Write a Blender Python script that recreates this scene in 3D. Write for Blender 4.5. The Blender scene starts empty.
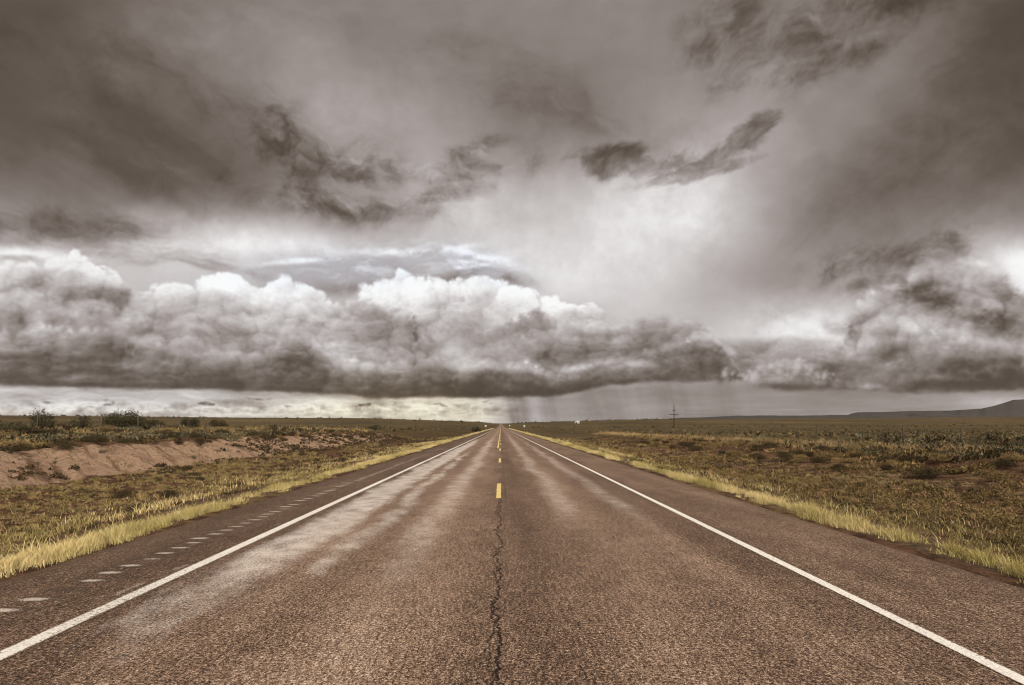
import bpy, bmesh, math, random
import numpy as np
from mathutils import Vector, Matrix

scene = bpy.context.scene
COL = scene.collection
R = math.radians
SUN_EL, SUN_AZ = R(48), R(150)        # azimuth clockwise from north (+Y)

# ------------------------------------------------------------------ node helpers
class V:
    """A float socket of a node tree with arithmetic on it."""
    def __init__(self, nt, s): self.nt, self.s = nt, s
    def _m(self, op, *a):
        n = self.nt.nodes.new('ShaderNodeMath'); n.operation = op
        for i, x in enumerate((self,) + a):
            if isinstance(x, V): self.nt.links.new(x.s, n.inputs[i])
            else: n.inputs[i].default_value = x
        return V(self.nt, n.outputs[0])
    def __add__(s, o): return s._m('ADD', o)
    def __radd__(s, o): return s._m('ADD', o)
    def __sub__(s, o): return s._m('SUBTRACT', o)
    def __rsub__(s, o): return (s * -1.0) + o
    def __mul__(s, o): return s._m('MULTIPLY', o)
    def __rmul__(s, o): return s._m('MULTIPLY', o)
    def __truediv__(s, o): return s._m('DIVIDE', o)
    def __neg__(s): return s * -1.0
    def mx(s, o): return s._m('MAXIMUM', o)
    def mn(s, o): return s._m('MINIMUM', o)
    def pw(s, o): return s._m('POWER', o)
    def abs(s): return s._m('ABSOLUTE')
    def sqrt(s): return s._m('SQRT')
    def exp(s): return s._m('EXPONENT')
    def floor(s): return s._m('FLOOR')
    def frac(s): return s._m('FRACT')
    def clamp(s): return s.mx(0.0).mn(1.0)

def _set(nt, inp, x):
    if isinstance(x, V): nt.links.new(x.s, inp)
    elif hasattr(x, 'is_output'): nt.links.new(x, inp)
    else: inp.default_value = x

def sstep(x, a, b, lo=0.0, hi=1.0, kind='SMOOTHSTEP'):
    n = x.nt.nodes.new('ShaderNodeMapRange'); n.interpolation_type = kind
    _set(x.nt, n.inputs[0], x)
    for i, q in ((1, a), (2, b), (3, lo), (4, hi)): _set(x.nt, n.inputs[i], q)
    return V(x.nt, n.outputs[0])

def lerp(a, b, f):
    nt = f.nt
    n = nt.nodes.new('ShaderNodeMix'); n.data_type = 'FLOAT'; n.clamp_factor = True
    _set(nt, n.inputs[0], f); _set(nt, n.inputs[2], a); _set(nt, n.inputs[3], b)
    return V(nt, n.outputs[0])

def vec(nt, x, y, z=0.0):
    n = nt.nodes.new('ShaderNodeCombineXYZ')
    for i, q in enumerate((x, y, z)): _set(nt, n.inputs[i], q)
    return n.outputs[0]

def noise(nt, p, scale=1.0, detail=4.0, rough=0.5, dist=0.0, lac=2.0):
    n = nt.nodes.new('ShaderNodeTexNoise'); n.noise_dimensions = '3D'
    nt.links.new(p, n.inputs['Vector'])
    for k, q in (('Scale', scale), ('Detail', detail), ('Roughness', rough), ('Distortion', dist), ('Lacunarity', lac)):
        n.inputs[k].default_value = q
    return V(nt, n.outputs['Fac'])

def voro(nt, p, scale=1.0, detail=0.0, rough=0.5, smooth=None, feature=None, rand=1.0):
    n = nt.nodes.new('ShaderNodeTexVoronoi'); n.voronoi_dimensions = '3D'
    n.feature = feature or ('SMOOTH_F1' if smooth is not None else 'F1')
    nt.links.new(p, n.inputs['Vector'])
    n.inputs['Scale'].default_value = scale
    if 'Detail' in n.inputs: n.inputs['Detail'].default_value = detail
    if 'Roughness' in n.inputs: n.inputs['Roughness'].default_value = rough
    if smooth is not None: n.inputs['Smoothness'].default_value = smooth
    n.inputs['Randomness'].default_value = rand
    return n

def ramp(nt, f, stops, interp='LINEAR'):
    """stops: (pos, value or (r,g,b))"""
    n = nt.nodes.new('ShaderNodeValToRGB'); cr = n.color_ramp; cr.interpolation = interp
    while len(cr.elements) < len(stops): cr.elements.new(0.5)
    for e, (p, c) in zip(cr.elements, sorted(stops, key=lambda q: q[0])):
        e.position = p
        e.color = (c, c, c, 1) if not hasattr(c, '__len__') else (*c, 1)
    _set(nt, n.inputs[0], f)
    return n.outputs[0]

def tofloat(nt, s):
    n = nt.nodes.new('ShaderNodeRGBToBW'); nt.links.new(s, n.inputs[0]); return V(nt, n.outputs[0])

def lin(r, g=None, b=None):
    if g is None: g = b = r
    f = lambda c: (c / 12.92 if c <= 0.04045 else ((c + 0.055) / 1.055) ** 2.4)
    return tuple(f(q / 255.0) for q in (r, g, b))

# ------------------------------------------------------------------ the sky, as a light map computed from noise
# Directions north of the viewer are handled as (u, v) = (x/y, z/y); sight() turns a bearing read off the photograph into that.
SKY_D = 680                                     # samples per unit of u
SU0, SU1, SV0, SV1 = -1.30, 1.30, -0.03, 1.02
def sight(px, py): return ((px - 501.0) / 500.0, (426.5 - py) / 500.0)

def _hash(ix, iy, seed):
    h = (ix * np.uint32(374761393) + iy * np.uint32(668265263) + np.uint32((seed * 974711 + 12345) & 0xffffffff))
    h = (h ^ (h >> np.uint32(13))) * np.uint32(1274126177)
    return (h ^ (h >> np.uint32(16)))
_ANG = np.arange(256) * (2 * np.pi / 256)
_GX, _GY = np.cos(_ANG).astype(np.float32), np.sin(_ANG).astype(np.float32)
def perlin(x, y, seed=0):
    """gradient noise, about -1..1"""
    x0 = np.floor(x); y0 = np.floor(y)
    fx = (x - x0).astype(np.float32); fy = (y - y0).astype(np.float32)
    ix = x0.astype(np.int32).view(np.uint32); iy = y0.astype(np.int32).view(np.uint32)
    sx = fx * fx * fx * (fx * (fx * 6 - 15) + 10); sy = fy * fy * fy * (fy * (fy * 6 - 15) + 10)
    def g(ax, ay, gx, gy):
        h = _hash(ax, ay, seed) & np.uint32(255)
        return _GX[h] * gx + _GY[h] * gy
    a = g(ix, iy, fx, fy); b = g(ix + np.uint32(1), iy, fx - 1, fy)
    c = g(ix, iy + np.uint32(1), fx, fy - 1); d = g(ix + np.uint32(1), iy + np.uint32(1), fx - 1, fy - 1)
    return (a + (b - a) * sx + (c - a) * sy + (a - b - c + d) * sx * sy) * 1.5
def fbm(x, y, octv=5, seed=0, gain=0.5, lac=2.03):
    s = 0; a = 1.0; t = 0
    for o in range(octv):
        s = s + perlin(x + o * 17.3, y - o * 9.1, seed + o) * a; t += a
        a *= gain; x = x * lac; y = y * lac
    return s / t
def ss(a, b, x):
    t = np.clip((x - a) / (b - a), 0, 1); return t * t * (3 - 2 * t)
def mixf(a, b, t): return a + (b - a) * t
def blur(a, s):
    """gaussian blur, s in samples"""
    p = int(min(3 * s + 2, 200)); b = np.pad(a, p, mode='edge')
    fy = np.fft.fftfreq(b.shape[0])[:, None]; fx = np.fft.rfftfreq(b.shape[1])[None]
    k = np.exp(-2 * (np.pi * s) ** 2 * (fx * fx + fy * fy))
    return np.fft.irfft2(np.fft.rfft2(b) * k, s=b.shape)[p:-p, p:-p].astype(np.float32)

def build_sky():
    """returns (G, T, C): brightness 0..255 as displayed, warmth of the far light, coldness"""
    W = int((SU1 - SU0) * SKY_D); Hh = int((SV1 - SV0) * SKY_D)
    u = np.broadcast_to((SU0 + (np.arange(W) + .5) / SKY_D)[None], (Hh, W)).astype(np.float32)
    v = np.broadcast_to((SV0 + (np.arange(Hh) + .5) / SKY_D)[:, None], (Hh, W)).astype(np.float32)
    w1, w2 = fbm(u * 3, v * 3, 3, 1), fbm(u * 3, v * 3, 3, 2)
    f1, f2 = fbm(u * 11, v * 11, 5, 3), fbm(u * 11, v * 11, 5, 4)
    g1, g2 = fbm(u * 40, v * 40, 4, 5), fbm(u * 40, v * 40, 4, 6)

    # ---- high deck: rows of brightness read against bearing and height
    PX = [-150, 0, 60, 130, 200, 270, 330, 400, 460, 520, 580, 640, 700, 760, 820, 880, 940, 1000, 1024, 1170]
    ROWS = [
        (-60, [62, 66, 76, 92, 106, 116, 118, 120, 122, 124, 120, 118, 118, 116, 112, 106, 88, 66, 62, 58]),
        (0,   [62, 68, 80, 96, 110, 120, 122, 122, 124, 124, 120, 118, 118, 118, 116, 108, 90, 70, 66, 60]),
        (35,  [62, 70, 84, 100, 114, 124, 126, 126, 124, 122, 118, 120, 122, 124, 118, 112, 92, 72, 68, 62]),
        (70,  [64, 72, 84, 98, 110, 124, 132, 130, 122, 114, 116, 120, 128, 128, 124, 114, 96, 76, 72, 66]),
        (105, [68, 76, 82, 90, 98, 124, 142, 140, 128, 112, 112, 124, 138, 138, 128, 114, 98, 80, 74, 70]),
        (135, [74, 80, 82, 88, 92, 108, 138, 148, 136, 122, 120, 128, 144, 148, 128, 108, 96, 84, 80, 76]),
        (160, [88, 92, 90, 90, 92, 98, 124, 146, 142, 138, 134, 136, 150, 152, 128, 104, 94, 88, 88, 84]),
        (185, [102, 104, 104, 102, 98, 102, 120, 142, 158, 166, 172, 184, 176, 146, 116, 98, 94, 96, 98, 98]),
        (210, [116, 120, 122, 126, 132, 128, 126, 138, 168, 184, 190, 204, 182, 140, 114, 100, 102, 116, 124, 130]),
        (230, [130, 140, 142, 156, 176, 172, 152, 150, 176, 190, 194, 208, 176, 140, 120, 108, 116, 150, 170, 175]),
        (255, [200, 215, 185, 190, 220, 212, 188, 180, 206, 202, 198, 196, 162, 142, 132, 120, 132, 200, 235, 235]),
        (280, [195, 215, 205, 190, 200, 180, 172, 170, 200, 210, 206, 196, 160, 136, 132, 134, 160, 200, 215, 220]),
        (310, [195, 200, 200, 190, 185, 185, 190, 195, 200, 200, 196, 192, 172, 164, 168, 166, 165, 175, 180, 180]),
        (340, [190, 190, 190, 190, 185, 185, 185, 185, 190, 190, 180, 180, 178, 178, 182, 172, 160, 160, 160, 160]),
        (365, [170, 170, 170, 170, 170, 170, 170, 170, 170, 160, 156, 156, 160, 158, 156, 156, 150, 150, 150, 150]),
        (390, [178, 180, 180, 180, 180, 182, 188, 190, 188, 172, 140, 146, 134, 128, 124, 122, 122, 124, 128, 130]),
        (408, [184, 186, 186, 186, 188, 190, 198, 206, 205, 180, 142, 150, 140, 134, 132, 132, 136, 150, 160, 160]),
        (440, [196, 196, 196, 196, 196, 198, 204, 206, 200, 176, 146, 152, 148, 144, 140, 140, 146, 160, 166, 160]),
    ]
    us = np.array([sight(p, 0)[0] for p in PX]); vsr = np.array([sight(0, r[0])[1] for r in ROWS])[::-1]
    tab = np.array([r[1] for r in ROWS], float)[::-1]
    gu = np.linspace(SU0, SU1, 260); gv = np.linspace(SV0, SV1, 160)
    t1 = np.array([np.interp(gu, us, r) for r in tab])
    t2 = np.array([np.interp(gv, vsr, t1[:, i]) for i in range(len(gu))]).T
    t2 = blur(t2.astype(np.float32), 2.2)
    def look(uu, vv):
        x = np.clip((uu - SU0) / (SU1 - SU0) * 259, 0, 258.999); y = np.clip((vv - SV0) / (SV1 - SV0) * 159, 0, 158.999)
        i = x.astype(int); j = y.astype(int); a = x - i; b = y - j
        return (t2[j, i] * (1 - a) + t2[j, i + 1] * a) * (1 - b) + (t2[j + 1, i] * (1 - a) + t2[j + 1, i + 1] * a) * b
    damp = ss(.04, .22, v)
    amp = damp * (0.35 + .65 * ss(-.2, .3, w1))
    G = look(u + (w1 * .05 + f1 * .045 * amp + g1 * .006) * damp, v + (w2 * .03 + f2 * .035 * amp + g2 * .005) * damp)
    # fallstreaks fanning out of the bright gap, torn texture
    ang = (u - .10) / (v + .10)
    fan = fbm(ang * 3.2 + w1 * .3, v * 1.3 + w2 * .3, 4, 11)
    G = G + fan * 14 * ss(.2, .45, v)
    tex = fbm(u * 9 + f2 * .5 - v * 4, v * 15 + f1 * .5 + u * 5, 6, 13, .55)
    texm = np.clip(.35 + fbm(u * 2.2, v * 3.0, 3, 14) * 1.4, .08, 1)
    G = G + tex * 12 * texm * damp

    def gblob(px, py, rx, ry, rot=0.0):
        cu, cv = sight(px, py); c, s = math.cos(R(rot)), math.sin(R(rot))
        a = ((u - cu) * c + (v - cv) * s) / (rx / 500); b = (-(u - cu) * s + (v - cv) * c) / (ry / 500)
        return np.exp(-(a * a + b * b))
    def tone(G, px, py, rx, ry, rot, d, rag=.35):
        m = gblob(px, py, rx, ry, rot); m = m * np.clip(1 + (f1 * 1.1 + g1 * .5) * rag * 2, 0, 2)
        return G + m * d
    # ---- cold gaps above the bank
    cold = np.clip(gblob(345, 268, 105, 20, 3) + gblob(480, 265, 48, 16, -16) * .9, 0, 1)
    cn = fbm(u * 7 + f1 * .4, v * 22 + f2 * .5, 6, 21, .55)
    G = mixf(G, 180 + cn * 110, cold * ss(-.25, .2, cn + .12))
    G = tone(G, 345, 290, 60, 8, 0, -35); G = tone(G, 450, 278, 26, 7, 18, -50); G = tone(G, 515, 280, 22, 7, -12, -55, .6)
    for q in ((300, 261, 40, 3, 4), (480, 256, 40, 4, -14), (440, 250, 30, 3, 8), (400, 252, 40, 4, 0), (470, 262, 20, 2, -10), (455, 268, 16, 2, 4)): G = tone(G, *q, 26, 1.2)

    # ---- scud and cumulus are worked out side by side, then laid over each other back to front
    from concurrent.futures import ThreadPoolExecutor
    pool = ThreadPoolExecutor(4); todo = []
    def cumulus(*a, **k): todo.append(pool.submit(cumulus_job, *a, **k))
    def scud(*a, **k): todo.append((pool.submit(scud_job, *a, **k), 1))
    def later(f): todo.append(f)
    # ---- scud
    def scud_job(blobs, level, thr=.50, soft=.22, k=1.0, seed=31, stretch=(7, 12), shear=.5, contrast=40, wisp=.9):
        b = 0
        for q in blobs: b = np.maximum(b, gblob(*q[:5]) * (q[5] if len(q) > 5 else 1))
        x = u * stretch[0] + v * 0 + w1 * .5 + f1 * .35; y = (v - u * shear) * stretch[1] + w2 * .5 + f2 * .35
        n = fbm(x, y, 7, seed, .56); n2 = fbm(x + .10, y + .22, 5, seed, .56)
        m = ss(thr - .20 - soft * .6, thr - .05 + soft, b * .75 + (n * 1.25 + g1 * .18) * wisp * np.sqrt(b))
        return (n - n2) * contrast * 1.2 - n * contrast * .7 - level, m * k
    scud([(815, 30, 105, 28, 24), (745, 42, 56, 30, 50), (885, 14, 90, 20, 22), (712, 60, 24, 34, 10), (775, 76, 50, 12, 18), (850, 56, 54, 14, 28), (720, 14, 44, 14, 20)], 24, .40, .46, 1, 31, (9, 13), .5, 48, .95)
    scud([(632, 164, 62, 19, -2, 1.25), (690, 172, 66, 11, 12), (750, 134, 44, 15, 36, 1.15), (722, 154, 40, 10, 36)], 40, .52, .16, 1, 33, (11, 15), .35, 44, .62)
    scud([(360, 166, 76, 22, -6), (425, 172, 90, 14, 4), (466, 160, 40, 15, 26), (335, 205, 80, 16, -10), (290, 150, 54, 26, -40), (400, 214, 80, 14, 0, .8), (440, 196, 60, 12, 10, .8)], 26, .38, .36, 1, 35, (10, 14), -.1, 64, .95)
    scud([(225, 118, 115, 30, -38), (280, 172, 80, 26, -38), (110, 120, 150, 40, -25), (160, 186, 110, 20, -20), (190, 80, 70, 20, -25), (90, 60, 110, 30, -20)], 10, .40, .7, 1, 37, (5, 8), -.5, 22)
    scud([(95, 234, 110, 18, -4), (30, 228, 80, 18, 0), (155, 250, 60, 10, -8), (15, 258, 20, 4, 0), (120, 258, 50, 8, -5), (200, 262, 46, 6, -14)], 32, .34, .40, 1, 39, (8, 16), -.1, 40)
    scud([(1000, 60, 100, 70, 40), (930, 150, 120, 40, 30), (840, 200, 100, 30, 38), (1010, 150, 60, 40, 20)], 12, .40, .7, 1, 41, (4, 7), .6, 16)
    scud([(540, 95, 110, 36, -20), (590, 125, 70, 16, 0)], 12, .40, .6, 1, 42, (4, 7), -.3, 24)
    later(lambda G: tone(G, 150, 214, 70, 12, 5, 14)); later(lambda G: tone(G, 238, 228, 60, 14, 0, 26)); later(lambda G: tone(G, 290, 246, 80, 12, 4, 22)); later(lambda G: tone(G, 190, 246, 110, 11, 2, 26)); later(lambda G: tone(G, 795, 322, 64, 28, 4, 40)); later(lambda G: tone(G, 700, 205, 60, 70, 50, 24)); later(lambda G: tone(G, 465, 208, 80, 34, 0, 20)); later(lambda G: tone(G, 335, 110, 70, 40, -35, 10))
    # bright breaks
    for q in ((1014, 264, 30, 20, -30, 36), (1020, 284, 22, 14, 0, 16), (60, 256, 60, 5, -5, 30), (630, 225, 110, 50, 20, 15), (20, 252, 30, 6, 0, 35),
              (570, 268, 80, 26, -6, 20), (800, 335, 46, 22, 10, 22), (665, 250, 40, 60, 50, 12)):
        later(lambda G, q=q: tone(G, *q, .3))

    def far_strip(G):
        # ---- strip of far cloud under the bank
        st = fbm(u * 5 + f1 * .25, v * 36 + f2 * .3, 6, 41, .55)
        G = G + st * (58 * um + 15) * ss(.105, .06, v)
        pf = np.abs(fbm(u * 22 + g1 * .2, v * 34 + g2 * .2, 4, 43)); G = G + (.20 - pf) * 110 * um * np.exp(-((v - .035) / .014) ** 2)
        dk = fbm(u * 16, v * 60, 4, 47); G = G - ss(.28, .42, dk) * 50 * um * np.exp(-((v - .045) / .012) ** 2)
        return G
    um = ss(sight(540, 0)[0], sight(470, 0)[0], u)
    later(far_strip)
    # ---- cumulus
    rng = np.random.RandomState(7)
    def curve(pts):
        p = np.array([sight(*q) for q in pts]); return lambda x: np.interp(x, p[:, 0], p[:, 1])
    def heap(top, base, seed, r0=.05, levels=4, fill=3, fan=7, warp=1.0, lean=1.15, rng_u=None):
        """silhouette distance D and relief Z of a heap of round lumps under the line top"""
        rg = np.random.RandomState(seed)
        T, B = curve(top), curve(base)
        lo, hi = rng_u or (sight(top[0][0], 0)[0], sight(top[-1][0], 0)[0])
        puffs = []
        x = lo
        while x < hi:
            h = T(x) - B(x)
            if h > .012:
                r = min(r0 * rg.uniform(.6, 1.25), h * .55)
                y = T(x) - r * rg.uniform(.85, 1.0)
                k = 0
                while y > B(x) - r * .3 and k < fill * 3:
                    puffs.append((x + rg.uniform(-.3, .3) * r, y, r * rg.uniform(.8, 1.15), 0)); y -= r * rg.uniform(.55, .9); k += 1
                x += r * rg.uniform(.5, .8)
            else: x += .02
        out = list(puffs); cur = puffs
        for lv in range(1, levels):
            nxt = []
            for (a, b, r, l) in cur:
                for _ in range(fan if lv < 3 else max(3, fan - 3)):
                    th = rg.uniform(-.5, math.pi + .5) if rg.rand() < .7 else rg.uniform(0, 6.28)
                    q = r * rg.uniform(.38, .62); dd = (r - q * .55) * math.sqrt(rg.uniform(.15, 1.0))
                    nxt.append((a + math.cos(th) * dd, b + math.sin(th) * dd, q, lv))
            if len(nxt) > 9000: rg.shuffle(nxt); nxt = nxt[:9000]
            out += nxt; cur = nxt
        k = SKY_D
        uw = u + (f1 * .012 + g1 * .0045) * warp; vw = v + (f2 * .010 + g2 * .0040) * warp
        Z = np.full(u.shape, -1.0, np.float32); D = np.full(u.shape, -.2, np.float32)
        for (a, b, r, l) in out:
            m = r + .02
            i0 = max(int((a - m - SU0) * k), 0); i1 = min(int((a + m - SU0) * k) + 1, W); j0 = max(int((b - m - SV0) * k), 0); j1 = min(int((b + m - SV0) * k) + 1, Hh)
            if i1 <= i0 or j1 <= j0: continue
            dx_ = uw[j0:j1, i0:i1] - a; dy_ = (vw[j0:j1, i0:i1] - b) * lean
            d2 = dx_ * dx_ + dy_ * dy_
            s = np.sqrt(np.maximum(r * r - d2, 0))
            front = (T(a) - b) * .55                      # lower lumps stand nearer
            z = np.where(d2 < r * r, s + front + l * .004, -1.0)
            np.maximum(Z[j0:j1, i0:i1], z, out=Z[j0:j1, i0:i1])
            np.maximum(D[j0:j1, i0:i1], r - np.sqrt(d2), out=D[j0:j1, i0:i1])
        core = T(u) - r0 * 1.1 - vw
        D = np.maximum(D, core * .6)
        Z = np.maximum(Z, np.where(core > 0, (T(u) - vw) * .55 + r0 * .35, -1.0))
        return D, Z, T(u), B(u)
    def light(Z, D, sc, soft_mask):
        """light from above and slightly from the left at several scales of relief"""
        Zf = np.where(Z < -.5, blur(np.where(Z < -.5, 0, Z), 6), Z)
        s = 0
        for sg, w in sc:
            b = blur(Zf, sg); gy, gx = np.gradient(b); kx = gx * SKY_D; ky = gy * SKY_D
            nz = 1 / np.sqrt(1 + kx * kx + ky * ky)
            s = s + w * ((kx * .35 - ky * .85 + .35) * nz - .33)
        ao = np.clip(Zf - blur(Zf, 9), -.012, .012) / .012
        ao2 = np.clip(Zf - blur(Zf, 3), -.004, .004) / .004
        return s + ao * .30 + ao2 * .12
    def cumulus_job(top, base, seed, grad, rel=34, r0=.05, soft=.010, bsoft=.010, bamp=.012, low=16, sc=((1.6, .35), (4, .4), (10, .35)), edges=None,
                levels=4, warp=1.0, lean=1.15, streak=0, extra=(), alpha=1.0, mist=.5, fan=7):
        D, Z, T, B = heap(top, base, seed, r0, levels, 3, fan, warp, lean)
        sh = light(Z, D, sc, None)
        fz = ss(-.25, .45, fbm(u * 4.5, v * 6, 4, seed + 90)) * mist          # parts of the heap are mist-soft
        sh = mixf(sh, blur(sh, 7), fz)
        Bn = B + (fbm(u * 14, v * 20, 5, seed + 50) * bamp)
        m = ss(0, soft, D + g1 * .004) * ss(-bsoft, bsoft, v - Bn)
        m = mixf(m, blur(m, 5), fz)
        if edges: m = m * ss(sight(edges[0], 0)[0], sight(edges[1], 0)[0], u) * ss(sight(edges[3], 0)[0], sight(edges[2], 0)[0], u)
        t = np.clip((v - B) / np.maximum(T - B, .02), 0, 1.1)
        tw = t + fbm(u * 5 + 9, v * 7, 4, seed + 60) * .22
        g = np.interp(tw, [q[0] for q in grad], [q[1] for q in grad])
        lowf = fbm(u * 6, v * 8, 5, seed + 70)
        bil = .28 - np.abs(fbm(u * 26 + g1 * .3, v * 34 + g2 * .3, 4, seed + 75, .55))
        lay = fbm(u * 4.5 + f1 * .3, v * 19 + w2 * 1.5 + f2 * .35, 5, seed + 78)
        Lm = g + sh * rel * 1.55 + lowf * low * 2.5 + lay * 42 + (f1 * 8 + g1 * 6) + bil * 22 * (1 - fz * .5) + (.26 - np.abs(fbm(u * 60 + g1 * .4, v * 75 + g2 * .4, 3, seed + 77))) * 9
        if streak:
            Lm = Lm + fbm(u * 3.5 + f1 * .3, v * 34 + w1 * 2 + f2 * .5, 5, seed + 80) * streak * ss(1.0, .3, t)
        for q in extra: Lm = tone(Lm, *q, .5)
        return Lm, m * alpha
    BASE = [(-200, 384), (0, 383), (80, 386), (150, 388), (300, 391), (400, 396), (480, 397), (560, 394), (610, 383), (735, 379), (800, 378)]
    cumulus([(-200, 262), (-60, 258), (0, 260), (40, 262), (70, 258), (95, 266), (125, 286), (150, 290), (180, 284), (205, 276), (222, 270), (236, 272), (252, 286),
                    (280, 278), (300, 280), (318, 288), (330, 302), (350, 298), (375, 290), (392, 276), (420, 278), (440, 282), (466, 276), (486, 274), (500, 286), (515, 284), (540, 300),
                    (580, 304), (600, 308)], BASE, 1,
                [(0, 92), (.3, 122), (.5, 144), (.7, 166), (.88, 188), (1, 206)], 32, .046, low=20, mist=.40,
                extra=((60, 320, 70, 20, 0, -50), (30, 280, 40, 14, 0, -50), (100, 300, 60, 18, 0, -26), (75, 275, 14, 10, 0, -12), (200, 300, 40, 10, 0, -14), (290, 292, 46, 16, 0, 34), (440, 298, 80, 18, 0, 36), (225, 284, 30, 14, 0, 30), (230, 340, 60, 8, 6, -22), (90, 318, 80, 8, 3, -20), (420, 330, 60, 8, -4, -18), (20, 300, 20, 18, 0, -12), (160, 330, 60, 16, 0, -12)))
    cumulus([(-200, 330), (-60, 312), (0, 306), (40, 300), (100, 308), (140, 320), (180, 330)], [(-200, 384), (0, 383), (180, 386)], 2,
                [(0, 76), (.4, 100), (.75, 132), (1, 168)], 30, .05, soft=.05, low=18, edges=(-400, -300, 100, 175), mist=.9, alpha=.8)
    cumulus([(300, 330), (318, 312), (340, 300), (365, 294), (385, 300), (398, 312), (412, 330), (440, 345), (470, 352)], BASE, 3,
                [(0, 84), (.4, 116), (.7, 126), (1, 142)], 30, .034, soft=.02, low=20, edges=(296, 318, 425, 470), mist=.5, alpha=.92,
                extra=((372, 318, 22, 16, -40, -26), (330, 345, 20, 20, 0, 14)))
    cumulus([(470, 340), (500, 322), (530, 312), (560, 316), (600, 318), (640, 312), (670, 316), (700, 320), (712, 330), (722, 345), (735, 364), (742, 374)], BASE, 4,
                [(0, 66), (.25, 80), (.5, 100), (.8, 122), (1, 146)], 30, .036, soft=.016, low=26, edges=(465, 535, 742, 752), mist=.45, alpha=.95,
                extra=((540, 335, 26, 16, 0, 22), (590, 345, 50, 12, 0, -22), (700, 336, 20, 12, 0, 18), (690, 364, 46, 12, 0, -26), (640, 340, 40, 10, 0, -14), (585, 366, 34, 4, 10, 44), (640, 364, 16, 4, 0, 36), (520, 365, 10, 6, 0, 30)))
    cumulus([(-200, 340), (-60, 334), (0, 330), (40, 322), (70, 328), (100, 326), (140, 338), (180, 348), (230, 352), (262, 350), (290, 335), (305, 338), (330, 356), (370, 362), (420, 358),
                    (460, 362), (520, 360), (560, 372), (600, 378)], BASE, 5,
                [(0, 54), (.35, 66), (.65, 90), (.88, 126), (1, 154)], 26, .028, soft=.018, bsoft=.006, bamp=.006, low=14, streak=36, mist=.45, edges=(-400, -300, 560, 620), fan=6)
    cumulus([(545, 386), (580, 372), (620, 366), (660, 362), (700, 352), (722, 354), (736, 366), (742, 374)], [(540, 392), (600, 386), (640, 381), (735, 380)], 6,
                [(0, 58), (.5, 76), (1, 104)], 22, .022, soft=.02, bsoft=.006, bamp=.004, low=12, edges=(545, 590, 742, 750), alpha=.9, mist=.45)
    # ---- the eastern group
    EB = [(700, 392), (760, 388), (830, 388), (900, 392), (1024, 388), (1160, 388)]
    cumulus([(735, 384), (760, 366), (790, 358), (815, 352), (840, 346), (852, 318), (865, 300), (880, 282), (905, 268), (935, 256), (965, 252), (990, 256), (1010, 286), (1040, 300), (1160, 290)], EB, 8,
                [(0, 66), (.22, 78), (.42, 116), (.6, 122), (.78, 106), (1, 128)], 26, .036, soft=.02, low=30, edges=(735, 780, 1200, 1210), mist=.42,
                extra=((895, 316, 60, 10, -18, 22), (945, 300, 70, 13, -16, -26), (985, 318, 60, 12, -12, -14), (1015, 330, 24, 12, 0, -24), (900, 284, 30, 8, 25, 40), (950, 286, 30, 8, 10, 24), (920, 328, 40, 7, -6, 34),
                       (885, 264, 44, 12, 12, -34), (840, 334, 30, 8, -20, 16), (985, 262, 26, 12, 0, 20), (1000, 344, 40, 6, 0, 16)), alpha=.82)
    scud([(885, 258, 50, 13, 10), (838, 270, 30, 9, 24), (940, 246, 28, 12, 0), (855, 286, 16, 7, 20), (950, 302, 80, 10, -18, .9), (1012, 322, 30, 10, -5, .9)], 30, .36, .44, 1, 61, (11, 15), .2, 60, 1.1)
    scud([(832, 326, 26, 6, -14), (856, 336, 14, 9, -50)], 36, .36, .44, 1, 63, (12, 16), .2, 50)
    cumulus([(730, 386), (760, 364), (790, 356), (830, 354), (870, 352), (910, 350), (940, 346), (980, 346), (1024, 342), (1160, 334)], EB, 9,
                [(0, 52), (.5, 62), (.75, 90), (1, 130)], 24, .03, soft=.03, bsoft=.008, bamp=.010, low=16, streak=24, edges=(740, 800, 1200, 1210), mist=.7)
    cumulus([(690, 378), (720, 366), (745, 372), (760, 362), (790, 356), (810, 364), (840, 372), (860, 386)], [(690, 386), (760, 384), (860, 390)], 10,
                [(0, 116), (.5, 140), (1, 172)], 30, .018, soft=.02, bsoft=.01, bamp=.006, low=20, edges=(695, 735, 820, 860), mist=.45, alpha=.85)
    for q in ((866, 386, 18, 4, 0, 42), (1000, 402, 60, 6, -3, 20), (1020, 376, 40, 6, 0, -16), (940, 384, 60, 5, 2, -16)):
        later(lambda G, q=q: tone(G, *q, .4))
    for job in todo:
        if callable(job): G = job(G)
        else:
            add = isinstance(job, tuple)
            Lm, m = (job[0] if add else job).result()
            G = G + Lm * m if add else mixf(G, Lm, m)
    pool.shutdown()
    # ---- rain under the bank
    rain = fbm(u * 16 + v * 3 + w1 * .3, v * 2.2, 4, 71, .6)
    def shaft(px, w, top, d): 
        cu = sight(px, 0)[0]; return np.exp(-((u - cu + (v - .05) * .12) / (w / 500)) ** 2) * ss(sight(0, top)[1], sight(0, top + 14)[1], v) * d
    rm = shaft(517, 14, 388, 1.15) + shaft(600, 90, 378, .42) + shaft(372, 12, 386, .95) + shaft(458, 22, 388, .55) + shaft(492, 8, 388, .35) + shaft(690, 60, 374, .30) + shaft(400, 10, 388, .5) + shaft(548, 10, 386, .5)
    G = G - rm * (36 + rain * 38)
    # the crisp local contrast of the picture's own tone
    G = G + np.clip(G - blur(G, 26), -45, 45) * .26 + (G - blur(G, 2.2)) * .75
    warm = np.clip(gblob(410, 405, 130, 26), 0, 1) * um + .35 * um * ss(.06, .02, v)
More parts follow.
